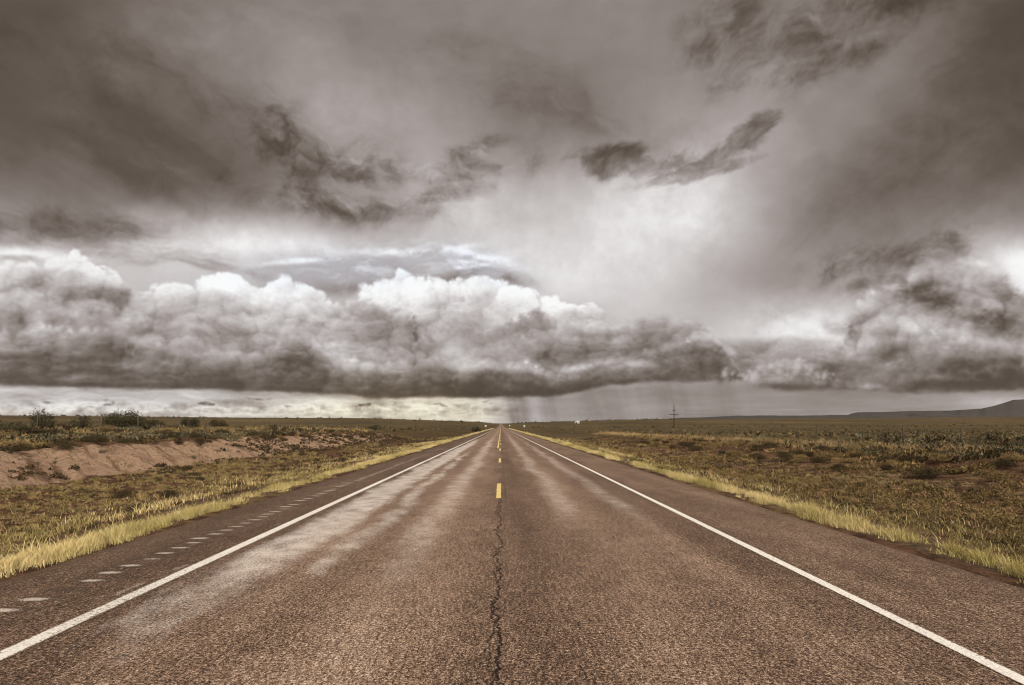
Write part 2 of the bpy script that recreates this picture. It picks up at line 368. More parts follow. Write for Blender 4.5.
    # a tinge of smoke-brown in the darkest cloud is in the colour ramp
    G = np.interp(G, [-60, 0, 40, 70, 100, 130, 160, 200, 235, 270], [50, 58, 69, 88, 117, 147, 175, 209, 236, 252]).astype(np.float32)
    return np.clip(G, 20, 253), np.clip(warm, 0, 1), np.clip(cold, 0, 1)

_LV = np.array([0, 64, 78, 100, 120, 140, 165, 190, 218, 240, 255], float)
_LR = np.array([0, 73, 87, 109, 128, 148, 172, 195, 221, 241, 255], float)
_LB = np.array([0, 52, 67, 90, 112, 133, 161, 187, 216, 239, 254], float)
_LG = np.array([0, 62, 76, 98, 118, 138, 163, 189, 217, 240, 255], float)
def sky_colour(G, warm, cold):
    """display brightness -> linear light"""
    rgb = np.stack([np.interp(G, _LV, c) for c in (_LR, _LG, _LB)], -1) / 255.0
    rgb = np.where(rgb <= .04045, rgb / 12.92, ((rgb + .055) / 1.055) ** 2.4)
    rgb *= 1 + warm[..., None] * np.array([.07, .03, -.17]); rgb *= 1 + cold[..., None] * np.array([-.05, 0.0, .08])
    return rgb
def sky_sphere():
    """the whole sky as one equirectangular light map, SKY_W x SKY_W/2"""
    G, warm, cold = build_sky()
    north = sky_colour(G, warm, cold).astype(np.float32)
    W = 4800; H = W // 2
    az = ((np.arange(W) + .5) / W - .5) * 2 * np.pi          # the middle of the map looks north (turned by the mapping below)
    el = ((np.arange(H) + .5) / H - .5) * np.pi
    # overhead and behind: the same broken overcast, brighter towards the sun side
    w, h = W // 4, H // 4
    A, E = np.meshgrid(((np.arange(w) + .5) / w - .5) * 2 * np.pi, ((np.arange(h) + .5) / h - .5) * np.pi)
    X, Y, Z = np.cos(E) * np.sin(A), np.cos(E) * np.cos(A), np.sin(E)
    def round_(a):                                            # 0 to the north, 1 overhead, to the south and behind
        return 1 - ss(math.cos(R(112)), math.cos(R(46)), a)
    zs = np.maximum(Z, .12)
    n = fbm(X / zs * 1.6 + 5, Y / zs * 1.6, 6, 201, .55) + fbm(X * 2.3 + 9, Y * 2.3 - Z, 4, 202) * .6
    sd = np.array([math.sin(SUN_AZ) * math.cos(SUN_EL), math.cos(SUN_AZ) * math.cos(SUN_EL), math.sin(SUN_EL)])
    c = np.clip(X * sd[0] + Y * sd[1] + Z * sd[2], 0, 1)
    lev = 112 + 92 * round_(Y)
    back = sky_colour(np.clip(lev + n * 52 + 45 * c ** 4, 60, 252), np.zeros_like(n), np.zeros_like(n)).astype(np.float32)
    def pick(a, x, y):
        x = np.clip(x, 0, a.shape[1] - 1.001); y = np.clip(y, 0, a.shape[0] - 1.001)
        i = x.astype(np.int32); j = y.astype(np.int32); p = (x - i)[..., None].astype(np.float32); q = (y - j)[..., None].astype(np.float32)
        return (a[j, i] * (1 - p) + a[j, i + 1] * p) * (1 - q) + (a[j + 1, i] * (1 - p) + a[j + 1, i + 1] * p) * q
    img = np.ones((H, W, 4), np.float32)
    for r in range(0, H, 200):
        A, E = np.meshgrid(az, el[r:r + 200])
        b = pick(back, (A / (2 * np.pi) + .5) * w - .5, (E / np.pi + .5) * h - .5)
        A2 = np.abs(np.mod(A + R(51), R(204)) - R(102)) - R(51)  # the northern bank carries on right round the horizon
        ca = np.cos(A2)
        uu = -np.tan(A2); vv = np.tan(np.clip(E, -.02, 1.3)) / ca
        f = 1 - ss(.84, 1.0, vv)
        a = pick(north, (uu - SU0) * SKY_D - .5, (np.minimum(vv, SV1) - SV0) * SKY_D - .5)
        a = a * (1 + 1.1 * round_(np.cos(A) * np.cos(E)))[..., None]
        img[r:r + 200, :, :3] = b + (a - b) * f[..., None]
    return img

world = bpy.data.worlds.new('World'); scene.world = world
world.use_nodes = True
nt = world.node_tree; nt.nodes.clear()
SKY_STRENGTH = 0.1
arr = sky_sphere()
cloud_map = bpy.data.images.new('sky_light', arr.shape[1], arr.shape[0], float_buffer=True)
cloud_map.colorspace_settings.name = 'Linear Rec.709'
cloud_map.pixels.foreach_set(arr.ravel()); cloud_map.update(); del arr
tc = nt.nodes.new('ShaderNodeTexCoord')
mp = nt.nodes.new('ShaderNodeMapping'); mp.inputs['Rotation'].default_value = (0, 0, R(-90)); mp.inputs['Scale'].default_value = (1, 1, 1)
nt.links.new(tc.outputs['Generated'], mp.inputs[0])
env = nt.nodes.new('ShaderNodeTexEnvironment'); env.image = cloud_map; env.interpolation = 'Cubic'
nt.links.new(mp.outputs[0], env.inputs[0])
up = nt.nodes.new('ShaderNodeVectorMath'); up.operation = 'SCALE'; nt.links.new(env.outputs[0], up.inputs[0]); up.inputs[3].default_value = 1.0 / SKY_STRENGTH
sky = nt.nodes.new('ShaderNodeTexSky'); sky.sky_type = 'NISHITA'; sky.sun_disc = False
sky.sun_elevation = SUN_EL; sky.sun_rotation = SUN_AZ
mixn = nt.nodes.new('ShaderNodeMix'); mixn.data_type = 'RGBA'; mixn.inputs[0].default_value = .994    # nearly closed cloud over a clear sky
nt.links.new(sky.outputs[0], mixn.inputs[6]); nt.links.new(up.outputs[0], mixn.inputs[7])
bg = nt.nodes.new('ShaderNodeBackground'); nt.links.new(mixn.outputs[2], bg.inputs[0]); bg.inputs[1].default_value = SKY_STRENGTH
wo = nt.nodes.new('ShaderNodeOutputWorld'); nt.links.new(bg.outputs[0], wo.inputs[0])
world.cycles.sampling_method = 'MANUAL'; world.cycles.sample_map_resolution = 1024
# ------------------------------------------------------------------ camera, sun, colour management
EYE = 1.72
cam = bpy.data.cameras.new('camera'); cam_o = bpy.data.objects.new('camera', cam); COL.objects.link(cam_o)
cam_o.location = (0, 0, EYE)
FPX = 500.0
cam.sensor_width = 36.0; cam.lens = 36.0 * FPX / 1024.0
cam_o.rotation_euler = (R(90), 0, 0)
cam.shift_x = (512 - 501) / 1024.0; cam.shift_y = (426.5 - 342.5) / 1024.0
cam.clip_start = 0.1; cam.clip_end = 40000
scene.camera = cam_o
sl = bpy.data.lights.new('sun', 'SUN'); sun_o = bpy.data.objects.new('sun', sl); COL.objects.link(sun_o)
sl.energy = 4.0; sl.angle = R(11); sl.color = (1.0, .905, .75)
sd = Vector((math.sin(SUN_AZ) * math.cos(SUN_EL), math.cos(SUN_AZ) * math.cos(SUN_EL), math.sin(SUN_EL)))
sun_o.rotation_euler = sd.to_track_quat('Z', 'Y').to_euler()
vs = scene.view_settings
vs.view_transform = 'Standard'; vs.look = 'None'; vs.exposure = 0.0; vs.gamma = 1.0; vs.use_curve_mapping = False
scene.display_settings.display_device = 'sRGB'
scene.cycles.pixel_filter_type = 'BLACKMAN_HARRIS'; scene.cycles.filter_width = 1.05
# ------------------------------------------------------------------ mesh and naming helpers
def mesh_np(name, co, tris=None, quads=None, mat=None, attrs=None, smooth=False, parent=None, link=True):
    """a mesh from numpy arrays; attrs: {name: per-vertex floats}"""
    me = bpy.data.meshes.new(name)
    co = np.ascontiguousarray(co, np.float32); faces = []
    nt_ = 0 if tris is None else len(tris); nq = 0 if quads is None else len(quads)
    me.vertices.add(len(co)); me.vertices.foreach_set('co', co.ravel())
    loops = np.concatenate([np.asarray(a, np.int32).ravel() for a in (tris, quads) if a is not None and len(a)])
    me.loops.add(len(loops)); me.loops.foreach_set('vertex_index', loops)
    st = np.concatenate([np.arange(nt_) * 3, nt_ * 3 + np.arange(nq) * 4]).astype(np.int32)
    me.polygons.add(nt_ + nq); me.polygons.foreach_set('loop_start', st)
    if smooth: me.polygons.foreach_set('use_smooth', np.ones(nt_ + nq, bool))
    me.update(calc_edges=True)
    for k, a in (attrs or {}).items():
        at = me.attributes.new(k, 'FLOAT', 'POINT'); at.data.foreach_set('value', np.ascontiguousarray(a, np.float32))
    if mat: me.materials.append(mat)
    if not link: return me
    o = bpy.data.objects.new(name, me); COL.objects.link(o)
    if parent: o.parent = parent
    return o

class MB:
    """collects boxes and tapered tubes into one mesh"""
    def __init__(s): s.co, s.q, s.t = [], [], []
    def _add(s, pts, quads=(), tris=()):
        b = len(s.co); s.co += [tuple(p) for p in pts]
        s.q += [tuple(b + i for i in f) for f in quads]; s.t += [tuple(b + i for i in f) for f in tris]
    def box(s, c, size, rot=None):
        c = Vector(c); hx, hy, hz = (q / 2 for q in size); m = rot or Matrix.Identity(3)
        p = [c + m @ Vector((x * hx, y * hy, z * hz)) for x in (-1, 1) for y in (-1, 1) for z in (-1, 1)]
        s._add(p, [(0, 1, 3, 2), (4, 6, 7, 5), (0, 4, 5, 1), (2, 3, 7, 6), (0, 2, 6, 4), (1, 5, 7, 3)]); return s
    def tube(s, pts, radii, n=8, cap=True):
        pts = [Vector(p) for p in pts]
        if not hasattr(radii, '__len__'): radii = [radii] * len(pts)
        ring = []
        for i, p in enumerate(pts):
            d = (pts[min(i + 1, len(pts) - 1)] - pts[max(i - 1, 0)]).normalized()
            a = d.orthogonal().normalized(); b = d.cross(a)
            ring.append([p + (a * math.cos(2 * math.pi * k / n) + b * math.sin(2 * math.pi * k / n)) * radii[i] for k in range(n)])
        co = [q for r_ in ring for q in r_]; f = []
        for i in range(len(pts) - 1):
            for k in range(n):
                f.append((i * n + k, i * n + (k + 1) % n, (i + 1) * n + (k + 1) % n, (i + 1) * n + k))
        t = []
        if cap:
            co += [pts[0], pts[-1]]; L0 = len(co) - 2; e = (len(pts) - 1) * n
            for k in range(n):
                t.append((L0, (k + 1) % n, k)); t.append((L0 + 1, e + k, e + (k + 1) % n))
        s._add(co, f, t); return s
    def build(s, name, mat, parent=None, smooth=False):
        return mesh_np(name, s.co, s.t or None, s.q or None, mat, None, smooth, parent)

def tag(o, label=None, cat=None, group=None, kind=None):
    if label: o['label'] = label
    if cat: o['category'] = cat
    if group: o['group'] = group
    if kind: o['kind'] = kind
    return o
def empty(name, loc=(0, 0, 0), rz=0.0):
    o = bpy.data.objects.new(name, None); COL.objects.link(o); o.location = loc; o.rotation_euler = (0, 0, rz); o.empty_display_size = .2
    return o
def copy_tree(o, parent=None):
    c = o.copy(); COL.objects.link(c)
    if parent: c.parent = parent
    for ch in list(o.children): copy_tree(ch, c)
    return c

def new_mat(name):
    m = bpy.data.materials.new(name); m.use_nodes = True; t = m.node_tree
    b = t.nodes['Principled BSDF']; b.inputs['Roughness'].default_value = .85; b.inputs['Specular IOR Level'].default_value = .25
    return m, t, b
def pos(t):
    g = t.nodes.new('ShaderNodeNewGeometry'); s = t.nodes.new('ShaderNodeSeparateXYZ'); t.links.new(g.outputs['Position'], s.inputs[0])
    return g.outputs['Position'], tuple(V(t, s.outputs[i]) for i in range(3))
def attr(t, name):
    a = t.nodes.new('ShaderNodeAttribute'); a.attribute_name = name; return V(t, a.outputs['Fac'])
def cmix(t, a, b, f, mode='MIX'):
    n = t.nodes.new('ShaderNodeMix'); n.data_type = 'RGBA'; n.blend_type = mode
    for i, q in ((0, f), (6, a), (7, b)):
        _set(t, n.inputs[i], (*q, 1) if isinstance(q, tuple) else q)
    return n.outputs[2]
def bump(t, b, h, strength=.5, dist=.02):
    n = t.nodes.new('ShaderNodeBump'); n.inputs['Strength'].default_value = strength; n.inputs['Distance'].default_value = dist
    _set(t, n.inputs['Height'], h); t.links.new(n.outputs[0], b.inputs['Normal'])
def plain(name, col, rough=.8, vary=.25, scale=6.0, metal=0.0):
    m, t, b = new_mat(name); p, _ = pos(t)
    n = noise(t, p, scale, 5, .6)
    c = cmix(t, tuple(q * (1 - vary) for q in col), tuple(q * (1 + vary) for q in col), n)
    t.links.new(c, b.inputs['Base Color']); b.inputs['Roughness'].default_value = rough; b.inputs['Metallic'].default_value = metal
    return m

# ------------------------------------------------------------------ the lie of the land
EDGE = 5.75                                     # half width of the asphalt
def rise(x, y):
    """the plain lifts slowly towards the skyline"""
    d = np.hypot(x, y)
    a = np.abs(np.arctan2(x, np.maximum(np.abs(y), 1e-3)))
    side = np.where(x < 0, .0160, .0137)
    e = .0062 + (side - .0062) * ss(.0, .32, a) + np.where(x < 0, .0030, .0012) * ss(.015, .05, a) * (1 - ss(.05, .35, a))
    s = ss(140, 2600, d)
    return (EYE + e * np.minimum(d, 2600)) * s
def road_z(y): return rise(np.zeros_like(y), y)
LEFT = ((5.6, -.02), (6.3, -.06), (7.2, -.14), (9, -.36), (12, -.44), (15, -.30), (16.2, -.12), (18.6, .55), (20, .88), (24, 1.22), (30, 1.46), (60, 1.60), (120, 1.5), (300, .9), (800, 0), (9000, 0))
RIGHT = ((5.6, -.02), (6.3, -.06), (7.4, -.18), (9.5, -.48), (12.5, -.58), (15.5, -.42), (18, -.15), (20.5, .22), (23, .40), (28, .52), (60, .45), (150, .30), (400, 0), (9000, 0))
def land(x, y):
    x = np.asarray(x, float); y = np.asarray(y, float)
    ax = np.abs(x)
    wob = fbm(x * .05 + 4, y * .11, 4, 301) * 2.2 * ss(9, 15, ax)
    axw = ax + wob
    l = np.interp(axw, *zip(*LEFT)); r = np.interp(axw, *zip(*RIGHT))
    yy_ = np.maximum(y, 0)
    kl = 1 - .45 * ss(60, 150, yy_) - .5 * ss(150, 420, yy_)
    kr = 1 - .35 * ss(30, 75, yy_) - .6 * ss(75, 300, yy_)
    z = np.where(x < 0, l * kl, r * kr)
    z0 = road_z(y); f = ss(7, 40, ax)
    z = z + z0 * (1 - f) + rise(x, y) * f
    rough = ss(5.9, 8.5, ax)
    z = z + rough * (fbm(x * .35, y * .35, 4, 311) * .16 + fbm(x * 1.3, y * 1.3, 3, 312) * .045 * ss(150, 60, ax))
    # rain gullies down the red cut
    gm = np.where(x < 0, ss(15.2, 16.5, axw) * (1 - ss(18.8, 20.5, axw)), 0)
    g = np.abs(fbm((y - ax * .55) * .55, x * .10, 3, 321)); z = z - gm * ((1 - ss(0, .16, g)) * .32 + (np.abs(fbm(y * 1.1 - ax * .75, x * .35, 4, 322)) - .2) * .30 + fbm(x * 2.5, y * 2.5, 3, 323) * .05)
    return z

def grow(a, b, first, ratio):
    out = [a]; st = first
    while out[-1] < b: out.append(min(out[-1] + st, b)); st *= ratio
    return out
ys = np.array(sorted(set([-q for q in grow(4, 9000, 4, 1.6)] + grow(-4, 56, .24, 1.0) + grow(56, 9000, .45, 1.035))))
xa = [0, 2.5, 5.0, 5.6, 5.85] + grow(6.1, 34, .25, 1.0)[0:] + grow(34, 9000, .4, 1.07)[1:]
xs = np.array(sorted(set([-q for q in xa] + list(xa))))
GX_, GY_ = np.meshgrid(xs, ys)
GZ_ = land(GX_, GY_)
GZ_ = np.where(np.abs(GX_) < 5.7, road_z(GY_) - .06, GZ_)
nx_, ny_ = len(xs), len(ys)
idx = np.arange(nx_ * ny_).reshape(ny_, nx_)
quads = np.stack([idx[:-1, :-1], idx[:-1, 1:], idx[1:, 1:], idx[1:, :-1]], -1).reshape(-1, 4)
gx, gy = GX_.ravel(), GY_.ravel()
wob = fbm(gx * .05 + 4, gy * .11, 4, 301) * 2.2 * ss(9, 15, np.abs(gx))
axw = np.abs(gx) + wob
red = np.where(gx < 0, ss(14.9, 16.2, axw) * (1 - ss(19.0, 20.6, axw)) * (1 - .75 * ss(45, 95, gy)), 0)
red = red + np.where(gx > 0, .34 * ss(9, 11, axw) * (1 - ss(16, 19, axw)), .18 * ss(7.5, 9, axw) * (1 - ss(13, 15, axw)))
verge = ss(5.9, 6.2, np.abs(gx)) * (1 - ss(6.9, 7.8, np.abs(gx)))
top = ss(19.5, 24, axw)

m_land, t, b = new_mat('prairie_soil')
p, (X, Y, Z) = pos(t)
R_, Vg, Tp = attr(t, 'red_earth'), attr(t, 'verge'), attr(t, 'plain')
dist = (X * X + Y * Y).sqrt()
n1 = noise(t, p, .22, 6, .62); n2 = noise(t, p, 1.7, 6, .65); n3 = noise(t, p, 9.0, 5, .65)
nfar = noise(t, vec(t, X * .0030, Y * .0011), 1.0, 8, .68)
nmid = noise(t, vec(t, X * .045, Y * .02), 1.0, 7, .7)
soil = cmix(t, (.028, .014, .008), (.120, .062, .036), sstep(n2 * .6 + n3 * .4, .36, .66))
straw = cmix(t, (.105, .072, .028), (.240, .175, .070), n3)
c = cmix(t, soil, straw, sstep(n1 * .5 + n2 * .3 + n3 * .35, .57, .66) * .5)
scrub = cmix(t, (.040, .028, .014), (.130, .096, .042), sstep(n2 * .6 + n3 * .5, .40, .72))
scrub = cmix(t, scrub, (.150, .104, .066), sstep(n1 * .6 + n2 * .5, .62, .74) * .6)
c = cmix(t, c, scrub, Tp * .9)
farc = cmix(t, (.040, .028, .012), (.125, .085, .036), sstep(nfar * .55 + nmid * .5, .40, .68))
farc = cmix(t, farc, (.038, .035, .018), sstep(noise(t, vec(t, X * .0016, Y * .006), 1.0, 5, .6), .50, .66) * .8)
c = cmix(t, c, farc, sstep(dist, 35, 130))
rill = noise(t, vec(t, (Y + X * .75) * 1.5, X * .22), 1.0, 6, .65)
earth = cmix(t, (.175, .106, .070), (.385, .262, .184), sstep(n2 * .6 + n1 * .3 + n3 * .15, .36, .68))
earth = cmix(t, earth, (.090, .050, .031), sstep(rill, .50, .64) * .85)
earth = cmix(t, earth, (.11, .078, .042), sstep(n3 * .5 + n2 * .45 + n1 * .25, .60, .68) * .85)
c = cmix(t, c, earth, sstep(R_ + (n1 - .5) * .7 + (n2 - .5) * 1.3 + (n3 - .5) * .5, .34, .66))
c = cmix(t, c, cmix(t, (.040, .025, .016), (.19, .13, .078), sstep(n3 * .4 + noise(t, p, 26.0, 5, .85) * .6, .42, .60)), Vg * .9)
t.links.new(c, b.inputs['Base Color']); b.inputs['Roughness'].default_value = .95; b.inputs['Specular IOR Level'].default_value = .1
bump(t, b, n2 * .6 + n3 * .5 + noise(t, p, 26.0, 4, .8) * Vg * .25, 1.0, .16)
ground = mesh_np('ground', np.stack([gx, gy, GZ_.ravel()], -1), None, quads, m_land, {'red_earth': red, 'verge': verge, 'plain': top}, True)
tag(ground, kind='structure')

# ------------------------------------------------------------------ the road
LX, RX = -3.77, 3.55                            # edge lines
m_road, t, b = new_mat('weathered_chip_seal')
p, (X, Y, Z) = pos(t)
XY = vec(t, X, Y)
def prof(pts):                                  # wear across the road
    st = [((a + 6) / 12, q) for a, q in pts]
    return tofloat(t, ramp(t, (X + noise(t, vec(t, X * .3, Y * .12), 1.0, 3) * .5 - .25 + 6) / 12, st, 'EASE'))
wear = prof([(-6, .14), (-5.4, .17), (-4.2, .20), (-3.7, .20), (-3.35, .20), (-2.9, .44), (-2.4, .46), (-1.9, .40), (-1.2, .58), (-.6, .46), (-.15, .36), (.02, .30), (.35, .24),
             (.8, .36), (1.5, .50), (2.1, .38), (2.6, .42), (3.1, .30), (3.5, .25), (4.2, .34), (5.2, .36), (6, .26)])
big = noise(t, vec(t, X * .9, Y * .22), 1.0, 5, .6)
mott = noise(t, XY, 2.4, 6, .65)
vs_ = voro(t, XY, 120.0, 0.0); grain = V(t, vs_.outputs['Distance']); gcol = tofloat(t, vs_.outputs['Color'])
vs2 = voro(t, XY, 78.0, 0.0); gcol2 = tofloat(t, vs2.outputs['Color'])
g3 = noise(t, XY, 30.0, 4, .7)
fine = noise(t, XY, 36.0, 5, .92)
long_ = noise(t, vec(t, X * 22.0, Y * 5.0), 1.0, 4, .85)
fine2 = noise(t, vec(t, X + 31.0, Y - 17.0), 42.0, 3, .8)
val = wear * .58 + (big - .5) * .40 + (mott - .5) * .24 + .150 + (long_ - .5) * .80
val = val + (gcol - .5) * .42 + (gcol2 - .5) * .28 + (fine - .5) * 2.0 + (fine2 - .5) * 1.3 - sstep(grain, .35, .7) * .10
c = ramp(t, val, [(0.0, (.022, .014, .010)), (.22, (.074, .045, .030)), (.42, (.200, .125, .085)), (.60, (.345, .242, .178)), (.80, (.58, .45, .355)), (1.0, (.84, .70, .58))])
# pale residue and wet sheen painted into the colour along the left wheel track
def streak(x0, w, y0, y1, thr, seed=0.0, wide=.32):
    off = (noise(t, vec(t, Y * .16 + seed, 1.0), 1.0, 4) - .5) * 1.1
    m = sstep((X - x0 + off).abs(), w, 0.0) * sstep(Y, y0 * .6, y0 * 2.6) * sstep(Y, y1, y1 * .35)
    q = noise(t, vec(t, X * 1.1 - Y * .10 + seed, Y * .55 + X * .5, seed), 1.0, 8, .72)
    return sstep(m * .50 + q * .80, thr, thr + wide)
residue_sheen = streak(-3.05, .85, 3.0, 95, .50).mx(streak(-2.2, .7, 3.0, 60, .72, 6.0)).mx(streak(-1.2, .75, 3.4, 120, .60, 4.0, .44) * .60).mx(streak(1.35, .75, 5, 160, .62, 9.0, .44) * .48).mx(streak(2.6, .6, 5, 90, .62, 13.0, .42) * .42)
residue_sheen = residue_sheen * sstep(fine * .9 + gcol * .3 + (fine2 - .5) * .6 + (mott - .5) * .5, .36, .80)
c = cmix(t, c, (.76, .68, .62), residue_sheen * .84)
# milled rumble grooves on the left shoulder, 0.31 m apart, with grit lying in them
ph = (Y / .305).frac(); gid = (Y / .305).floor()
rnd = noise(t, vec(t, gid * 3.71, 0.5), 1.0, 0)
gx_ = (X + 4.62 + (rnd - .5) * .10).abs()
groove = sstep(gx_, .26, .16) * sstep((ph - .5).abs(), .30, .20)
gm_ = sstep((X + 4.62 + (rnd - .5) * .34).abs(), .25, .02) * sstep((ph - .45).abs(), .30, .02) * sstep(rnd, .20, .40) * sstep(Y, 60, 20)
grit = sstep(gm_ * .85 + (rnd - .5) * .35 + (fine - .5) * 1.4 + (fine2 - .5) * 1.0 + (gcol - .5) * .5 + (mott - .5) * .5, .34, .80)
c = cmix(t, c, (.060, .040, .030), groove * .6)  # shade of the groove depth darkened into the colour
c = cmix(t, c, (.56, .48, .42), grit * .74)
spill = sstep((X + 3.96 + (noise(t, vec(t, Y * .7, 0.2), 1.0, 3) - .5) * .22).abs(), .05, .02) * sstep(noise(t, vec(t, Y * 1.6, X), 1.0, 4, .6), .54, .62) * sstep(Y, 14, 8)
c = cmix(t, c, (.5, .43, .38), spill * sstep(fine + (gcol - .5) * .4, .4, .6) * .6)
# the long crack down the middle, with a side branch
def wander(s, amp):
    return (noise(t, vec(t, Y * 1.15, s), 1.0, 1, .5) - .5) * amp + (noise(t, vec(t, Y * 4.6, s + 4.0), 1.0, 2, .6) - .5) * .30 + (noise(t, vec(t, Y * 17.0, s + 9.0), 1.0, 3, .7) - .5) * .10
wid = noise(t, vec(t, X * 9, Y * 7), 1.0, 4, .7)
wgt = sstep(wid, .30, .70)
near_ = sstep(Y, 15, 3.5)
ck = sstep((X + .03 - wander(3.0, .30)).abs(), wgt * .014 + .011, wgt * .009) * sstep(Y, 19, 12)
ck2 = sstep((X + .06 - wander(21.0, .42)).abs(), wgt * .011 + .005, wgt * .005) * sstep(noise(t, vec(t, Y * .8, 40.0), 1.0, 1), .44, .52) * sstep(Y, 17, 11)
ck3 = sstep((X + .16 + (Y - 6.0) * .02 - wander(51.0, .3)).abs(), wgt * .007 + .001, .001) * sstep(noise(t, vec(t, Y * 1.1, 60.0), 1.0, 1), .52, .58) * sstep(Y, 12, 8)
joint = sstep((X - .10).abs(), .05, .02) * .35 * sstep(Y, 8, 14)
crack = ck.mx(ck2).mx(ck3 * .8)
c = cmix(t, c, (.012, .008, .006), crack * .93)
c = cmix(t, c, (.05, .036, .028), joint)
# small tar-dark wounds beside it
spots = sstep(noise(t, vec(t, X * 5, Y * 2.5), 1.0, 5, .7), .66, .72) * sstep((X - .30).abs(), .28, .1) * sstep(Y, 9, 5)
c = cmix(t, c, (.03, .022, .018), spots * .8)
# crumbling, darker outer rim
rim = sstep(X.abs() + (noise(t, XY, 3.0, 4, .6) - .5) * .35, 5.30, 5.75)
c = cmix(t, c, cmix(t, (.045, .029, .020), (.12, .08, .055), gcol), rim * .75)
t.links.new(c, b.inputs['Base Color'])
_set(t, b.inputs['Roughness'], lerp(lerp(.82, .62, wear), .40, residue_sheen)); _set(t, b.inputs['Specular IOR Level'], lerp(.12, .38, residue_sheen))
bump(t, b, (gcol - .5) * .5 - sstep(grain, .2, .7) * .4 + fine2 * .7 - crack * 4.0 - groove * 1.6, .55, .012)
ry = np.array(sorted(set([q for q in ys if -300 < q < 2700])))
rx = np.array([-5.75, -5.6, -5, -4.5, -4, -3, -1.5, 0, 1.5, 3, 4, 4.5, 5, 5.6, 5.75])
RXg, RYg = np.meshgrid(rx, ry)
sgn = np.sign(RXg); edge_w = (fbm(RYg * .8, sgn * 7.7, 6, 331, .65) * .26) * (np.abs(RXg) > 5.7)
RZg = road_z(RYg) - np.where(np.abs(RXg) > 5.7, .075, 0) - .02 * (np.abs(RXg) / 5.75) ** 2
ri = np.arange(RXg.size).reshape(RXg.shape)
rq = np.stack([ri[:-1, :-1], ri[:-1, 1:], ri[1:, 1:], ri[1:, :-1]], -1).reshape(-1, 4)
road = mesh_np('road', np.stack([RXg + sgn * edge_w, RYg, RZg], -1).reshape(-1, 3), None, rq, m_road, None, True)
tag(road, kind='structure')

def paint(name, col, worn, half, mid=None):
    m, t, b = new_mat(name); p, (X, Y, Z) = pos(t)
    n = noise(t, p, 9.0, 8, .85); vg = voro(t, vec(t, X, Y), 62.0, 0); g = tofloat(t, vg.outputs['Color']); big = noise(t, vec(t, X * .6, Y * .35), 1.0, 4)
    f = noise(t, vec(t, X, Y), 40.0, 4, .8)
    c = cmix(t, tuple(q * .55 for q in col), col, sstep(n * .6 + g * .3 + f * .3, .35, .75))
    wear = n * .5 + g * .26 + big * .35 + (f - .5) * .7
    if mid is not None: wear = wear + sstep((X - mid).abs(), half * .55, half) * .34
    c = cmix(t, c, cmix(t, (.06, .04, .03), (.20, .14, .10), g), sstep(wear, worn, worn + .14))
    t.links.new(c, b.inputs['Base Color']); b.inputs['Roughness'].default_value = .75
    bump(t, b, g * .5 + f * .6, .5, .010)
    return m
m_white = paint('worn_white_paint', (.76, .72, .67), .60, .10, LX)
m_white_r = paint('white_paint', (.76, .72, .67), .665, .075, RX)
m_yellow = paint('yellow_paint', (.70, .53, .19), .76, .06)
def strip(name, x0, x1, y0, y1, mat, lift=.004, ragged=.012):
    yy_ = np.array([y0] + [q for q in np.concatenate([ry, np.arange(-4, 60, .1)]) if y0 < q < y1] + [y1]); yy_.sort()
    a = x0 + fbm(yy_ * 3, yy_ * 0 + x0, 4, 341) * ragged * 2; b_ = x1 + fbm(yy_ * 3, yy_ * 0 + x1, 4, 342) * ragged * 2
    z = road_z(yy_) - .02 * (x0 / 5.75) ** 2 + lift
    n = len(yy_); co = np.concatenate([np.stack([a, yy_, z], -1), np.stack([b_, yy_, z], -1)])
    i = np.arange(n - 1); q = np.stack([i, i + n, i + n + 1, i + 1], -1)
    return mesh_np(name, co, None, q, mat, None, False, road)
strip('edge_line', LX - .085, LX + .095, -60, 2600, m_white, ragged=.012)
strip('edge_line', RX - .068, RX + .068, -60, 2600, m_white_r, ragged=.006)
for k in range(-3, 40):
    y0 = 12.0 + k * 11.9
    strip('centre_dash', -.115, .0, y0, y0 + 3.05, m_yellow)
strip('no_passing_line', -.30, -.19, 39.5, 700, m_yellow)

# ------------------------------------------------------------------ far table lands to the east
m_hill = None
mh, t, b = new_mat('dark_mesa_rock'); p, (X, Y, Z) = pos(t)
n = noise(t, p, .004, 7, .65); n_ = noise(t, vec(t, X * .002, Y * .002, Z * .05), 1.0, 5, .6)
t.links.new(cmix(t, (.020, .0175, .0165), (.056, .047, .043), n * .5 + n_ * .5), b.inputs['Base Color']); b.inputs['Roughness'].default_value = .95
def mesa(name, prof, Yd, depth, seed):
    """a long table hill: crest heights against u = x/y, seen at distance Yd; steep rim, talus foot"""
    uu = np.linspace(prof[0][0], prof[-1][0], 220); h = np.interp(uu, [q[0] for q in prof], [q[1] for q in prof])
    x = uu * Yd; base = EYE + .0135 * Yd - 20
    rows = []
    for f, g in ((-.55, 0.0), (-.30, .35), (-.12, .72), (-.05, .97), (0, 1.0), (.5, 1.0), (1.0, .9), (1.3, 0.0)):
        yv = Yd + f * depth + fbm(uu * 14, uu * 0 + f, 4, seed) * depth * .22 * (1 if g < 1 else .3)
        z = base + (EYE + h * Yd - base) * g + fbm(uu * 60, uu * 0 + f * 3, 4, seed + 3) * 5 * (g > 0)
        rows.append(np.stack([x * (yv / Yd), yv, np.where(g == 0, base, np.maximum(z, base))], -1))
    co = np.concatenate(rows); n = len(uu); i = np.arange(len(rows) * n).reshape(len(rows), n)
    q = np.stack([i[:-1, :-1], i[:-1, 1:], i[1:, 1:], i[1:, :-1]], -1).reshape(-1, 4)
    return tag(mesh_np(name, co, None, q, mh, None, False), kind='structure')
